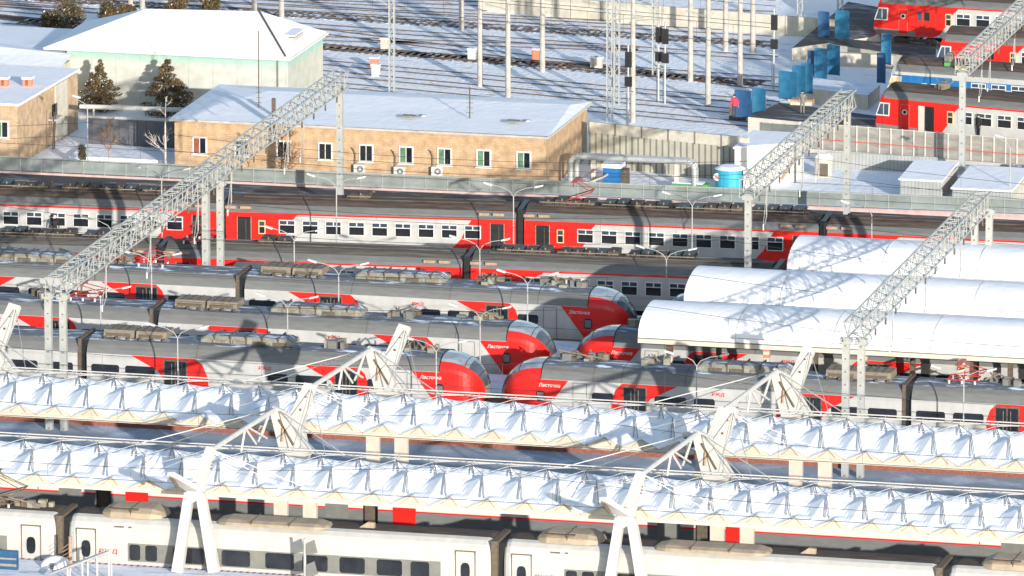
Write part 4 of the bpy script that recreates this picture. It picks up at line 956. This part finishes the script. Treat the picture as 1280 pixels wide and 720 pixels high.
t = thing('ribbed_fence', 'low ribbed grey fence in front of the beige barrier', 'fence', (g.x-1.2, g.y-1.5, 0)); MB().bx(0, g2.x-g.x+1.5, 0, .1, 0, 1.15, 'corrugated_fine').build('panel', t)
g = G(1262, 236, 0); t = thing('mesh_crate', 'dark wire mesh crate at the right edge behind the sheds', 'crate', (g.x, g.y, 0)); MB().bx(-1, 2.5, 0, 2, 0, 1.3, 'sleeper').build('mesh', t)

# ------------------------------------------------------------------ trees
def crown_mb(blobs, n, size, m1, snowf=.04, seed=1):
    rnd = random.Random(seed); mb = MB()
    for _ in range(n):
        (cx, cy, cz, rx, ry, rz2) = rnd.choice(blobs)
        while True:
            v = Vector((rnd.uniform(-1, 1), rnd.uniform(-1, 1), rnd.uniform(-1, 1)))
            if .35 < v.length < 1: break
        p = Vector((cx+v.x*rx, cy+v.y*ry, cz+v.z*rz2)); s = size*rnd.uniform(.6, 1.4)
        q = Vector((rnd.gauss(0, 1), rnd.gauss(0, 1), rnd.gauss(0, 1))).normalized(); u = q.orthogonal().normalized()*s; w_ = q.cross(u).normalized()*s*.7
        mb.poly([p-u, p+w_*.6, p+u, p-w_*.6], 'snow_roof' if rnd.random() < snowf else rnd.choice(m1))
    return mb
def conifer(label, loc, H, Rr, seed, mats=('leaf', 'leaf', 'leaf_green'), group=None):
    t = thing('conifer_tree', label, 'tree', loc, group=group); rnd = random.Random(seed); blobs = []
    L = 15
    for i in range(L):
        f = i/L; rr = Rr*((1-f)**.9)*(.62+.38*min(1, f*5+.3)); m = 7 if f < .7 else 3
        for k in range(m):
            a = rnd.uniform(0, 6.28); d = rr*rnd.uniform(.3, .95); blobs.append((d*math.cos(a), d*math.sin(a), .35+f*(H-.5)-d*.12, rr*.30+.07, rr*.30+.07, H/L*.62))
    MB().tube((0,0,0), (0,0,H*.9), .14, 'bark', .02, n=6).build('trunk', t)
    crown_mb(blobs, 15000, .07, mats, .03, seed).build('crown', t)
    return t
p = V(131, 73, 52.6); q = V(131, 132, 52.6); conifer('dense brownish conifer left of the other before the mint hall', (q.x, 51.4, 0), 4.0, 1.9, 3)
p = V(215, 70, 52.6); q = V(215, 135, 52.6); conifer('rusty brown conifer with a ragged top before the mint hall', (q.x, 51.4, 0), 4.25, 2.2, 5)
for k, (px, py, hh, rr, lab) in enumerate(((84, 40, 2.6, 1.6, 'round bushy evergreen left behind the mint hall'), (66, 38, 1.6, 1.1, 'low evergreen at the left foot of the round one'), (138, 33, 2.2, 1.0, 'evergreen behind the left slope of the mint roof'), (160, 22, 1.0, .8, 'small brown bush above the mint roof ridge at its left'), (220, 20, 1.6, 1.0, 'brown bush behind the middle of the mint roof ridge'), (262, 18, 1.5, .8, 'brown bush behind the right of the mint roof ridge'))):
    g = G(px, py, 0); t = thing('evergreen_bush', lab, 'bush', g, group='bushes behind the mint hall'); rnd = random.Random(k)
    bl = [(rnd.uniform(-.6, .6)*rr, rnd.uniform(-.5, .5)*rr, hh*rnd.uniform(.25, .8), rr*.45, rr*.45, hh*.25) for _ in range(12)]
    MB().tube((0,0,0), (0,0,hh*.5), .08, 'bark', n=5).build('trunk', t); crown_mb(bl, 3200, .085, ('leaf', 'leaf_green'), .02, k).build('crown', t)
def bare_tree(label, loc, H, m='birch', spread=.5, seed=1, n0=12, thick=.09, name='bare_tree'):
    t = thing(name, label, 'tree', loc); rnd = random.Random(seed); tr, br = MB(), MB()
    tr.tube((0,0,0), (0,0,H*.6), thick, m, thick*.6, n=6); tr.tube((0,0,H*.6), (.05,0,H), thick*.6, m, .015, n=5); tr.build('trunk', t)
    def grow(p, d, l, r, dep):
        q = p+d*l; br.tube(p, q, r, m, r*.6, n=4)
        if dep < 3:
            for _ in range(3): grow(p+d*l*rnd.uniform(.4, 1), (d+Vector((rnd.gauss(0, .5), rnd.gauss(0, .4), rnd.gauss(.15, .3)))).normalized(), l*.55, r*.6, dep+1)
    for k in range(n0):
        z = H*rnd.uniform(.2, .92); a = rnd.uniform(0, 6.28); grow(Vector((0,0,z)), Vector((math.cos(a)*spread, math.sin(a)*spread, .7)).normalized(), H*.22*(1.1-z/H)+.25, .028, 0)
    br.build('branches', t); return t
g = G(207, 211, 0); bare_tree('bare white birch sapling before the dark panel wall', (g.x, g.y, 0), 5.0, seed=2, n0=7, spread=.9)
g = G(131, 213, 0); bare_tree('thin reddish bare shrub before the dark panel wall', (g.x, g.y+1, 0), 3.6, 'twig', .5, 4, 12, .03)
g = G(372, 222, 0); bare_tree('tangle of brown bare branches against the tan brick wall', (g.x, 29.6, 0), 4.0, 'twig', .9, 6, 26, .06)
g = G(318, 222, 0); bare_tree('thin bare shrub by the left windows of the tan building', (g.x, 29.6, 0), 3.4, 'twig', .5, 9, 9, .03)
g = G(103, 208, 0); t = thing('evergreen_bush', 'narrow green bush at the corner of the left brick building', 'bush', g); MB().tube((0,0,0),(0,0,1),.05,'bark').build('trunk', t)
crown_mb([(0,0,.3+k*.25,.3,.3,.3) for k in range(5)], 900, .08, ('leaf_green',), 0, 8).build('crown', t)

# ------------------------------------------------------------------ yard: tracks, poles, signals
def pline(p, q, ext=1.5):
    a = G(*p); b = G(*q); d = (b-a); return (a.x-d.x*ext, a.y-d.y*ext), (b.x+d.x*ext*.2, b.y+d.y*ext*.2)
for (p, q, dark, wd) in (((425, 22), (855, 49), 'ballast', 2.6), ((425, 62), (855, 92), 'ballast_snow', 2.0), ((490, 66), (855, 97), 'ballast', 2.4), ((425, 81), (855, 120), 'ballast_snow', 1.4), ((430, 108), (850, 148), 'ballast_snow', 1.2), ((425, 8), (855, 29), 'ballast_snow', 1.6), ((425, 50), (720, 60), 'ballast_snow', 1.2), ((425, 0), (855, 14), 'ballast_snow', 2.0), ((425, 36), (855, 66), 'ballast_snow', 1.6), ((700, 78), (1000, 116), 'ballast_snow', 1.6), ((425, 94), (855, 134), 'ballast_snow', .6), ((425, 15), (855, 38), 'ballast_snow', .8)):
    a, b = pline(p, q, 1.3); track(a, b, 'yard_ballast' if dark == 'ballast' else dark, wd*.75, sleepers=dark == 'ballast', yard=True)
for (p, q, dark) in (((0, 22), (70, 29), 'ballast'), ((0, 12), (70, 18), 'ballast_snow'), ((0, 4), (70, 8), 'ballast_snow'), ((0, -6), (70, 0), 'ballast_snow'), ((0, -16), (70, -10), 'ballast_snow')):
    a, b = pline(p, q, 1.5); track(a, b, dark, 1.6, sleepers=False, yard=True)
a, b = G(600, 14, 0), G(1075, 52, 0)
t = thing('concrete_wall', 'long low concrete wall along the top of the yard', 'wall', (a.x, a.y, 0), math.atan2(b.y-a.y, b.x-a.x)); Lw = math.hypot(b.x-a.x, b.y-a.y)
cw = MB(); 
for k in range(int(Lw/2.5)): cw.bx(k*2.5, k*2.5+2.44, 0, .2, 0, 1.5, 'concrete_pale')
cw.build('slab', t)
for k, (px, py) in enumerate(((150, -6), (700, -10), (960, -12), (560, -14))):
    g = G(px, py, 0); t = thing('grey_barrack', ['low grey shed beyond the bushes at the top left', 'low beige shed above the concrete wall', 'low grey shed at the top right above the wall', 'low shed at the top centre'][k], 'shed', g); MB().bx(-6, 7, 0, 4, 0, 2.2, ('concrete_pale', 'lower_grey')[k % 2]).build('wall', t); MB().bx(-6.2, 7.2, -.2, 4.2, 2.2, 2.4, 'snow_roof').build('roof', t)
yg = [(-95, 60), (40, 54), (40, 62), (8, 120), (-150, 150)]
struct('yard_ground', MB().poly([(-24, 58.5, .012), (-2, 56.5, .012), (9, 56.5, .012), (9, 98, .012), (-95, 130, .012), (-95, 84, .012), (-60, 72, .012), (-24, 66, .012)], 'yard_snow'))
def mast(kind, h=10.0):
    t = thing('catenary_mast', '', 'mast', group='masts of the railway yard')
    if kind == 'concrete':
        MB().tube((0,0,0), (0,0,h), .21, 'pole_beige', .15, n=10).build('pole', t)
    else:
        b = MB(); b.bx(-.22, -.14, -.14, .14, 0, h, 'zinc'); b.bx(.14, .22, -.14, .14, 0, h, 'zinc')
        k = 0.3
        while k < h-.6: b.tube((-.16,-.1,k), (.16,-.1,k+.5), .03, 'zinc', n=4); b.tube((.16,-.1,k+.5), (-.16,-.1,k+1.0), .03, 'zinc', n=4); k += 1.0
        b.build('pole', t)
    a = MB(); a.tube((0,0,h-2.6), (2.6,-.6,h-2.2), .04, 'zinc', n=5); a.tube((0,0,h-1.0), (2.2,-.5,h-2.2), .02, 'zinc', n=4); a.tube((0,0,h-3.5), (-1.8,.5,h-3.2), .04, 'zinc', n=5); a.build('bracket', t)
    return t
prot = {k: mast(k) for k in ('concrete', 'steel')}; used = set()
mfeet = [(577, 38, 'concrete', 'in the top row above the tan roof, leftmost'), (600, 108, 'concrete', 'behind the tan roof, left of two close ones'), (635, 123, 'concrete', 'behind the tan roof, right of two close ones'), (678, 90, 'concrete', 'right of the pair behind the tan roof'), (490, 116, 'steel', 'rising behind the left part of the tan roof'),
 (762, 152, 'steel', 'beside the signals behind the ribbed wall'), (771, 130, 'steel', 'just right of the one beside the signals, partly hidden'), (791, 153, 'concrete', 'rising behind the left end of the ribbed wall'), (885, 132, 'concrete', 'left of the first blue screens'), (863, 102, 'concrete', 'shorter grey one in the middle of the yard'), (925, 108, 'concrete', 'left of the second group of blue screens'), (819, 95, 'steel', 'blue grey one near the signal in the yard'), (941, 66, 'concrete', 'far one near the concrete wall'), (907, 64, 'concrete', 'far one left of its neighbour by the wall'),
 (318, 24, 'concrete', 'left of two beyond the mint roof'), (352, 25, 'concrete', 'right of two beyond the mint roof'), (163, 12, 'concrete', 'at the top left beyond the bushes'), (178, 12, 'concrete', 'at the top left, right of its twin'), (1000, 45, 'steel', 'thin one beside the top blue screens'), (1050, 30, 'steel', 'by the top right platform')]
for px, py, kd, lab in mfeet:
    g = G(px, py, 0); lab = ('beige concrete' if kd == 'concrete' else 'grey lattice') + ' mast ' + lab
    if kd not in used: prot[kd].location = g; prot[kd]['label'] = lab; used.add(kd)
    else: dup(prot[kd], g, lab)
sig = thing('railway_signal', '', 'signal', group='railway signals')
MB().tube((0,0,0), (0,0,6.0), .07, 'zinc', n=6).build('pole', sig); MB().box((.05,-.15,5.0), (.45,.25,1.1), 'black').build('signal_head', sig); MB().box((.05,-.15,3.4), (.5,.25,.7), 'black').build('signal_head', sig)
MB().box((0,.2,2.6), (.6,.5,.05), 'zinc').tube((-.2,.3,0), (-.2,.3,2.6), .03, 'zinc').build('ladder', sig)
for k, (px, py, lab) in enumerate(((785, 160, 'railway signal with dark heads beside the mast behind the ribbed wall'), (831, 130, 'railway signal with a square dark box in the middle of the yard'), (967, 112, 'railway signal beside the blue screens'), (823, 128, 'shorter railway signal left of the square box one'))):
    g = G(px, py, 0)
    if k == 0: sig.location = g; sig['label'] = lab
    else: dup(sig, g, lab)
for k, (px, py, m) in enumerate(((481, 62, 'concrete_pale'), (590, 75, 'white_paint'), (670, 75, 'orange'), (743, 85, 'column_beige'), (748, 86, 'column_beige'), (470, 95, 'white_paint'), (468, 86, 'orange'))):
    g = G(px, py, 0); tag(MB().box((0,0,.4), (.55,.45,.8), m).box((0,0,.84), (.65,.55,.08), 'snow_roof').build('relay_box', None, g), '%s trackside relay box %s' % (('grey', 'white', 'orange', 'beige', 'beige', 'white', 'rusty')[k], ('behind the tan roof at its left', 'left of the pair of masts', 'left of the right hand mast', 'left twin in mid yard', 'right twin in mid yard', 'lower left behind the tan roof', 'beside the lower left white box')[k]), 'box', 'relay boxes in the yard')

for k, (p, q) in enumerate((((425, 22), (855, 49)), ((425, 62), (855, 92)), ((425, 81), (855, 120)), ((430, 108), (850, 148)), ((425, 36), (855, 66)), ((425, 8), (855, 29)))):
    a, b = pline(p, q, 1.3); mb = MB()
    for zz in (5.9, 7.2): mb.tube((a[0], a[1], zz), (b[0], b[1], zz), .022, 'wire', n=3)
    n_ = 24
    for i in range(1, n_): x_ = a[0]+(b[0]-a[0])*i/n_; y_ = a[1]+(b[1]-a[1])*i/n_; mb.tube((x_, y_, 5.9), (x_, y_, 7.2), .014, 'wire', n=3)
    tag(mb.build('overhead_wire'), 'thin overhead wires above the snowy yard, %s run counted from the concrete wall' % ('second', 'fourth', 'fifth', 'sixth', 'third', 'first')[k], 'wire', 'overhead wires')
# ------------------------------------------------------------------ top right: trains, platforms, blue screens
def seg_train(label, p0, p1, zline, scheme, nose=True, gl=1.0):
    a = G(*p0, zline); b = G(*p1, zline); d = b-a; ang = math.atan2(d.y, d.x); u = Vector((math.cos(ang), math.sin(ang), 0))
    t = thing('commuter_train', label, 'train', (a.x, a.y, 0), ang)
    main, redz = ('car_white', 'car_red') if scheme == 'red' else ('car_white', 'blue')
    P = list(EP); mats = [('car_white' if q == 'car_white' else q) for q in EM]; mats = ['roof_brown' if q == 'ROOF' else q for q in mats]
    if scheme == 'blue': mats = ['car_white' if q == 'car_red' else q for q in mats]
    L = 20.5
    for k in range(3):
        x0 = k*(L+.5)
        c = extrude_body(P, x0 + (.9 if k == 0 else 0), x0+L, mats, 'black').build('carriage', t)
        MB().bx(x0+L, x0+L+.5, .3, 3.1, 1, 3.9, 'black').build('gangway', c)
        if k == 0:
            n = MB(); s1 = [(y, z) for y, z in P]
            fr = lambda y, z: (x0 + (.0 if z < 2.0 else (z-2.0)*.38) + .12*(abs(y-1.73)/1.73)**3, 1.73+(y-1.73)*.93, z if z < 3.9 else 3.9)
            for i in range(len(P)-1):
                m = ('car_red' if P[i][1] < 3.4 or P[i+1][1] < 3.4 else 'car_grey') if scheme == 'red' else 'car_white'
                n.poly([(x0+.9,)+P[i], (x0+.9,)+P[i+1], fr(*P[i+1]), fr(*P[i])], m)
            n.poly([fr(y, z) for y, z in P], 'car_red' if scheme == 'red' else 'blue'); n.build('cab', c)
            w_ = MB(); w_.prism([(.30, -.02, 2.05), (1.35, -.02, 2.05), (1.4, -.02, 3.0), (.62, -.02, 3.0)], (0, .04, 0), 'white_paint'); w_.prism([(.42, -.04, 2.14), (1.27, -.04, 2.14), (1.3, -.04, 2.92), (.69, -.04, 2.92)], (0, .04, 0), 'glass_mid' if scheme == 'red' else 'sign_yellow'); w_.bx(.9, .94, -.05, 0, 2.1, 2.95, 'white_paint'); w_.build('window', c)
            if scheme == 'red':
                side_panel([(.9,.97),(4.9,.97),(5.4,1.2),(5.9,1.9),(6.1,2.5),(6.8,3.2),(.9,3.2)], 'car_red', parent=c)
                side_panel([(.4,1.0),(3.5,1.0),(3.5,1.35),(.3,1.45)], 'lower_grey', -.016, 'skirt', c)
                dm = MB(); od = 'open door' in label; dm.bx(3.6, 4.1, -.05, .02, 1.02, 3.0, 'column_beige' if od else 'car_red'); dm.bx(4.1, 4.8, -.04, .02, 1.02, 3.0, 'black' if od else 'car_red'); dm.bx(4.18, 4.6, -.05, .02, 2.2, 2.85, 'glass_dark'); dm.bx(3.68, 4.0, -.06, .02, 2.2, 2.85, 'glass_mid' if not od else 'column_beige'); dm.bx(4.08, 4.12, -.06, .02, 1.02, 3.0, 'gangway'); dm.build('door', c)
                dm = MB(); dm.bx(2.2, 2.9, -.03, .02, 1.1, 3.0, 'trim_red'); dm.bx(2.25, 2.85, -.035, .02, 1.15, 2.95, 'car_red'); dm.tube((2.55,-.03,2.45), (2.55,-.05,2.45), .2, 'white_paint', n=12); dm.tube((2.55,-.05,2.45), (2.55,-.06,2.45), .13, 'glass_dark', n=12); dm.build('cab_door', c)
            else:
                side_panel([(.9,2.5),(20.4,2.5),(20.4,2.95),(.9,2.95)], 'blue', -.014, 'livery_band', c); side_panel([(.5,1.0),(5.2,1.0),(5.2,3.1),(.8,3.1)], 'blue', -.012, 'livery_panel', c)
                for x in (2.9, 3.6, 4.2): side_panel([(x,2.0),(x+.4,2.0),(x+.4,2.6),(x,2.6)], 'white_paint', -.03, 'placard', c)
                w_.v = w_.v; MB().bx(4.4, 4.8, .6, .9, 3.75, 4.1, 'green').bx(5.3, 6.2, .3, .6, 3.7, 3.95, 'sign_yellow').build('roof_unit', c)
        elif scheme == 'blue': side_panel([(x0,2.5),(x0+L,2.5),(x0+L,2.95),(x0,2.95)], 'blue', -.014, 'livery_band', c)
        if k and scheme == 'red':
            side_panel([(x0,.97),(x0+3,.97),(x0+4,3.2),(x0,3.2)], 'car_red', parent=c)
        xs0 = x0 + (7.2 if k == 0 else 4.6)
        while xs0 < x0+L-2.4: shared('emuwin', lambda: window_mb('emu'), 'window', c, (xs0, -.02, 2.42)); xs0 += 1.5
        if k == 0 and scheme == 'red': shared('smallwin', lambda: window_mb('small'), 'window', c, (6.05, -.03, 2.35))
        for x in (3.4, L-3.0): shared('bogie', bogie_mb, 'bogie', c, (x0+x, .03, 0))
        clutter(1.6, 6).build('roof_unit', c, (x0+5, 1.73, 4.1))
    return t
seg_train('red fronted commuter train with an open door, nearest of the trains at the top right', (1090, 121.5), (1280, 139), 3.3, 'red')
seg_train('blue striped grey commuter train between the red ones at the top right', (1104, 88.5), (1280, 101), 3.3, 'blue')
seg_train('red fronted commuter train behind the blue striped one at the top right', (1166, 51.5), (1280, 58), 3.3, 'red')
seg_train('red fronted commuter train at the very top right corner', (1088, 3.5), (1280, 15), 3.3, 'red')
def quad_plat(p, z, m='asphalt', side='concrete_pale'):
    P = [G(*q, z) for q in p]; mb = MB(); mb.prism([(v.x, v.y, 0) for v in P], (0, 0, z-.01), side); mb.poly([(v.x, v.y, z) for v in P], m); return struct('platform', mb)
quad_plat(((935, 146), (1290, 180), (1290, 172), (975, 128)), 1.1)
quad_plat(((985, 108), (1085, 119), (1100, 106), (1020, 98)), 1.1, 'platform_snow')
quad_plat(((1040, 55), (1170, 76), (1170, 58), (1050, 48)), 1.1)
quad_plat(((990, 60), (1090, 46), (1150, 18), (1060, 2)), 1.0, 'asphalt')
def screen(label, px, py, w_, hh, m, rz=.0):
    g = G(px, py, .9); t = thing('wind_screen', label, 'screen', (g.x, g.y, .9), rz, group='blue platform end screens')
    b = MB(); n = 6
    pts = [(-w_/2+w_*i/n, .12*math.sin(i/n*3.1)) for i in range(n+1)]
    for (x0, y0), (x1, y1) in zip(pts[:-1], pts[1:]): b.prism([(x0,y0,0.0),(x1,y1,0.0),(x1,y1,hh+.05),(x0,y0,hh)], (0,.04,0), m)
    b.build('panel', t); MB().box((-w_/2,.06,hh/2), (.06,.06,hh), 'screen_blue_dark').box((w_/2,.06,hh/2), (.06,.06,hh), 'screen_blue_dark').build('frame', t); return t
sc = [(928, 147, 1.0, 1.95, 'screen_blue_dark', 'dark blue screen left of the person in red'), (948, 142, .8, 1.8, 'screen_blue', 'blue screen right of the person in red'), (984, 124, 1.1, 2.0, 'screen_blue', 'leftmost of three joined light blue screens'), (998, 120, .8, 2.2, 'screen_blue', 'middle of three joined light blue screens'), (1008, 117, .7, 2.2, 'screen_blue', 'rightmost of three joined light blue screens'),
      (1016, 96, .7, 1.9, 'screen_blue_dark', 'dark blue screen behind the joined group'), (1025, 98, .8, 2.2, 'screen_blue', 'light blue screen left of the gap at mid height'), (1041, 94, .8, 2.2, 'screen_blue', 'light blue screen right of the gap at mid height'), (1029, 48, .7, 2.0, 'screen_blue_dark', 'dark blue screen at the top of the group'), (1052, 50, .9, 2.2, 'screen_blue', 'light blue screen left of the topmost train'), (1107, 81, .6, 2.3, 'screen_blue', 'narrow tall blue screen before the blue striped train'), (1101, 104, .5, 2.2, 'screen_blue_dark', 'narrow dark blue screen at the cab of the blue striped train')]
for px, py, w_, hh, m, lab in sc: screen(lab, px, py, w_*1.25, hh, m, -.25)
g = G(1070, 84, 0)
t = thing('cream_wall', 'cream wall end under the snowy platform at the top right', 'wall', (g.x-2.4, g.y, 0)); MB().bx(0, 6.5, 0, .5, 0, 1.0, 'concrete_pale').bx(1.0, 2.0, -.05, 0, 0, .9, 'concrete').build('slab', t)
g = G(960, 148, 0)
t = thing('rubble_wall', 'broken brick end of the platform beside the person in red', 'wall', (g.x-2.6, g.y-1.2, 0)); MB().bx(0, 1.3, 0, 1, 0, 1.0, 'gangway').bx(1.3, 2.5, -.3, 1, 0, 1.5, 'corrugated_fine').bx(3.2, 5.6, .4, 1.2, 0, .9, 'sleeper').bx(3.2, 5.6, .3, .38, .3, .85, 'red_wall').build('blocks', t)
g = G(1010, 132, 1.1)
t = thing('concrete_kiosk', 'low pale concrete block on the platform left of the lattice gantry', 'block', (g.x-1.3, g.y, 1.1)); MB().bx(0, 1.6, 0, .8, 0, .4, 'wood').bx(.0, 1.6, -.05, 0, 0, .25, 'concrete_pale').build('body', t)

# ------------------------------------------------------------------ foreground bits
g = G(383, 712, 1.35)
t = thing('platform_display', 'grey display boards on a thin post at the bottom of the photo', 'sign', (V(381, 712, -86.2).x, -86.2, 1.35))
MB().tube((0,0,0), (0,0,2.6), .08, 'zinc', n=8).build('post', t)
for z in (.75, 2.0):
    d = MB(); d.prism([(.05,-.05,z-.35),(.75,-.05,z-.2),(.55,-.05,z+.55),(.05,-.05,z+.3)], (0,.15,0), 'lower_grey'); d.prism([(.12,-.07,z-.25),(.65,-.07,z-.14),(.5,-.07,z+.42),(.12,-.07,z+.24)], (0,.03,0), 'car_grey'); d.build('board', t)
g = V(88, 705, -86.5)
t = thing('wooden_post', 'weathered wooden post on the platform at the lower left', 'post', (g.x, -86.5, 1.35)); MB().tube((0,0,0), (0,0,2.0), .11, 'wood', .1, n=8).build('shaft', t)
wp = MB()
for k in range(4): wp.tube((-.45, 0, .6+k*.22), (0, 0, .85+k*.25), .02, 'wood', n=4)
wp.build('wire_arm', t)
a, b = V(62, 718, -89), V(136, 690, -89)
t = thing('stair_railing', 'pale metal stair railing at the lower left', 'railing', (a.x, -89, 1.35))
s = MB(); dz = b.z-a.z; dx = b.x-a.x
s.tube((0,0,a.z-1.35), (dx,0,b.z-1.35), .09, 'zinc').tube((0,.5,a.z-1.35), (dx,.5,b.z-1.35), .07, 'steel_white')
for q in (.3, .55, .8, 1.0): s.tube((dx*q,0,0), (dx*q,0,a.z-1.35+dz*q), .07, 'steel_white')
for q in (.3, .6, 1.0): s.tube((dx*q,.5,0), (dx*q,.5,a.z-1.35+dz*q), .05, 'steel_white')
s.build('rail', t)
g = G(70, 708, 1.35)
u = MB(); n = 10
for i in range(n):
    a0, a1 = math.pi*2*i/n, math.pi*2*(i+1)/n
    for j in range(4):
        f = lambda a, e: (.95*math.cos(a)*math.cos(e*.393), .8*math.sin(a)*math.cos(e*.393), .62*math.sin(e*.393))
        u.poly([f(a0, j), f(a1, j), f(a1, j+1), f(a0, j+1)], 'snow_roof')
u.box((0, -.70, .2), (.22, .35, .3), 'lower_grey')
tag(u.build('white_dome', None, g), 'small white domed cover on the platform at the lower left', 'cover')
g = G(8, 712, 1.35)
tag(MB().bx(-1.5, .65, 0, .3, 0, 1.1, 'screen_blue_dark').bx(-1.5, .6, -.03, 0, .2, .35, 'box_olive').bx(-1.5, .6, -.03, 0, .6, .7, 'box_olive').build('dark_board', None, (g.x, g.y, 1.35)), 'dark blue board at the lower left corner', 'board')
t = thing('edge_railing', 'low pale barrier rail along the near edge of the platform', 'railing', (-12, -92.2, 1.35)); MB().bx(0, 42, 0, .12, .3, .75, 'steel_white').build('rail', t)
pm = MB()
for k in range(20): pm.bx(k*2.1, k*2.1+.08, .02, .1, 0, .75, 'zinc')
pm.build('post', t)

# ------------------------------------------------------------------ people
def person(label, loc, face=0.0, top='cloth_black', legs='cloth_navy', stride=.18, hat=None, bag=False):
    H = 1.75
    V_ = {'pelvis': (0,0,.93), 'waist': (0,0,1.08), 'chest': (0,0,1.32), 'neck': (0,0,1.48), 'head': (0,-.02,1.60), 'crown': (0,-.01,1.70),
      'ls': (.19,0,1.42), 'le': (.25,.05,1.15), 'lw': (.26,-.10,.93), 'lh': (.26,-.14,.84), 'rs': (-.19,0,1.42), 're': (-.25,.06,1.15), 'rw': (-.26,.02,.92), 'rh': (-.26,0,.83),
      'lhip': (.1,0,.90), 'lk': (.11,-stride*.7,.50), 'la': (.11,-stride,.09), 'lt': (.12,-stride-.17,.04), 'rhip': (-.1,0,.90), 'rk': (-.11,stride*.3,.50), 'ra': (-.11,stride*1.1,.10), 'rt': (-.12,stride*1.1-.17,.04)}
    rad = {'pelvis': .15, 'waist': .14, 'chest': .17, 'neck': .065, 'head': .105, 'crown': .08, 'ls': .08, 'le': .06, 'lw': .045, 'lh': .05, 'rs': .08, 're': .06, 'rw': .045, 'rh': .05, 'lhip': .105, 'lk': .075, 'la': .055, 'lt': .045, 'rhip': .105, 'rk': .075, 'ra': .055, 'rt': .045}
    E_ = [('pelvis','waist'),('waist','chest'),('chest','neck'),('neck','head'),('head','crown'),('chest','ls'),('ls','le'),('le','lw'),('lw','lh'),('chest','rs'),('rs','re'),('re','rw'),('rw','rh'),('pelvis','lhip'),('lhip','lk'),('lk','la'),('la','lt'),('pelvis','rhip'),('rhip','rk'),('rk','ra'),('ra','rt')]
    ks = list(V_); me = bpy.data.meshes.new('p'); me.from_pydata([V_[k] for k in ks], [(ks.index(a), ks.index(b)) for a, b in E_], [])
    o = bpy.data.objects.new('p', me); col.objects.link(o); o.modifiers.new('s', 'SKIN'); o.modifiers.new('d', 'SUBSURF').levels = 1
    for i, k in enumerate(ks): me.skin_vertices[0].data[i].radius = (rad[k], rad[k]*.85)
    me.skin_vertices[0].data[0].use_root = True
    bpy.context.view_layer.update(); m2 = bpy.data.meshes.new_from_object(o.evaluated_get(bpy.context.evaluated_depsgraph_get())); bpy.data.objects.remove(o)
    m2.materials.clear()
    for k in (top, legs, 'skin', 'cloth_black', 'hair'): m2.materials.append(M[k])
    for p in m2.polygons:
        c = p.center; z = c.z
        if z > 1.51: p.material_index = 2
        elif z < .12: p.material_index = 3
        elif z < .93 and abs(c.x) < .2: p.material_index = 1
        elif z < .90: p.material_index = 2
        else: p.material_index = 0
        p.use_smooth = True
    b = bpy.data.objects.new('person', m2); col.objects.link(b); b.location = loc; b.rotation_euler = (0, 0, face); tag(b, label, 'person')
    h = MB(); n = 10
    for i in range(n):
        for j in range(4):
            f = lambda a, e: (.118*math.cos(a*2*math.pi/n)*math.cos(e*.39), .015+.122*math.sin(a*2*math.pi/n)*math.cos(e*.39), 1.63+.135*math.sin(e*.39))
            h.poly([f(i,j), f(i+1,j), f(i+1,j+1), f(i,j+1)], hat or 'hair')
    h.build('hair' if not hat else 'cap', b, smooth=True)
    if bag: MB().bx(-.36,-.18,-.12,.12,.55,.85,'cloth_navy').tube((-.27,0,.85),(-.2,0,1.42),.015,'cloth_navy').build('bag', b)
    return b
g = G(918, 148, 1.1); person('person in a red jacket standing between the two lowest blue screens', (g.x, g.y, 1.1), .3, 'cloth_red', 'cloth_navy', .03)
g = G(1110, 160, 1.1); person('person in dark clothes with a shoulder bag walking past the open door train', (g.x, g.y, 1.1), 1.4, 'cloth_navy', 'cloth_navy', .26, bag=True)
g = G(1223, 173, 1.1); person('person in black standing by the windows of the open door train', (g.x, g.y, 1.1), -.6, 'cloth_black', 'cloth_black', .05)
person('person in black with a pale cap beside the white carriage at the left', (-32.0, 2.15, 1.1), .5, 'cloth_black', 'cloth_black', .05, hat='pink_side')
g = G(1003, 143, 1.1); person('person in grey beside the pale concrete block', (g.x, g.y, 1.1), 0, 'lower_grey', 'lower_grey', .04)
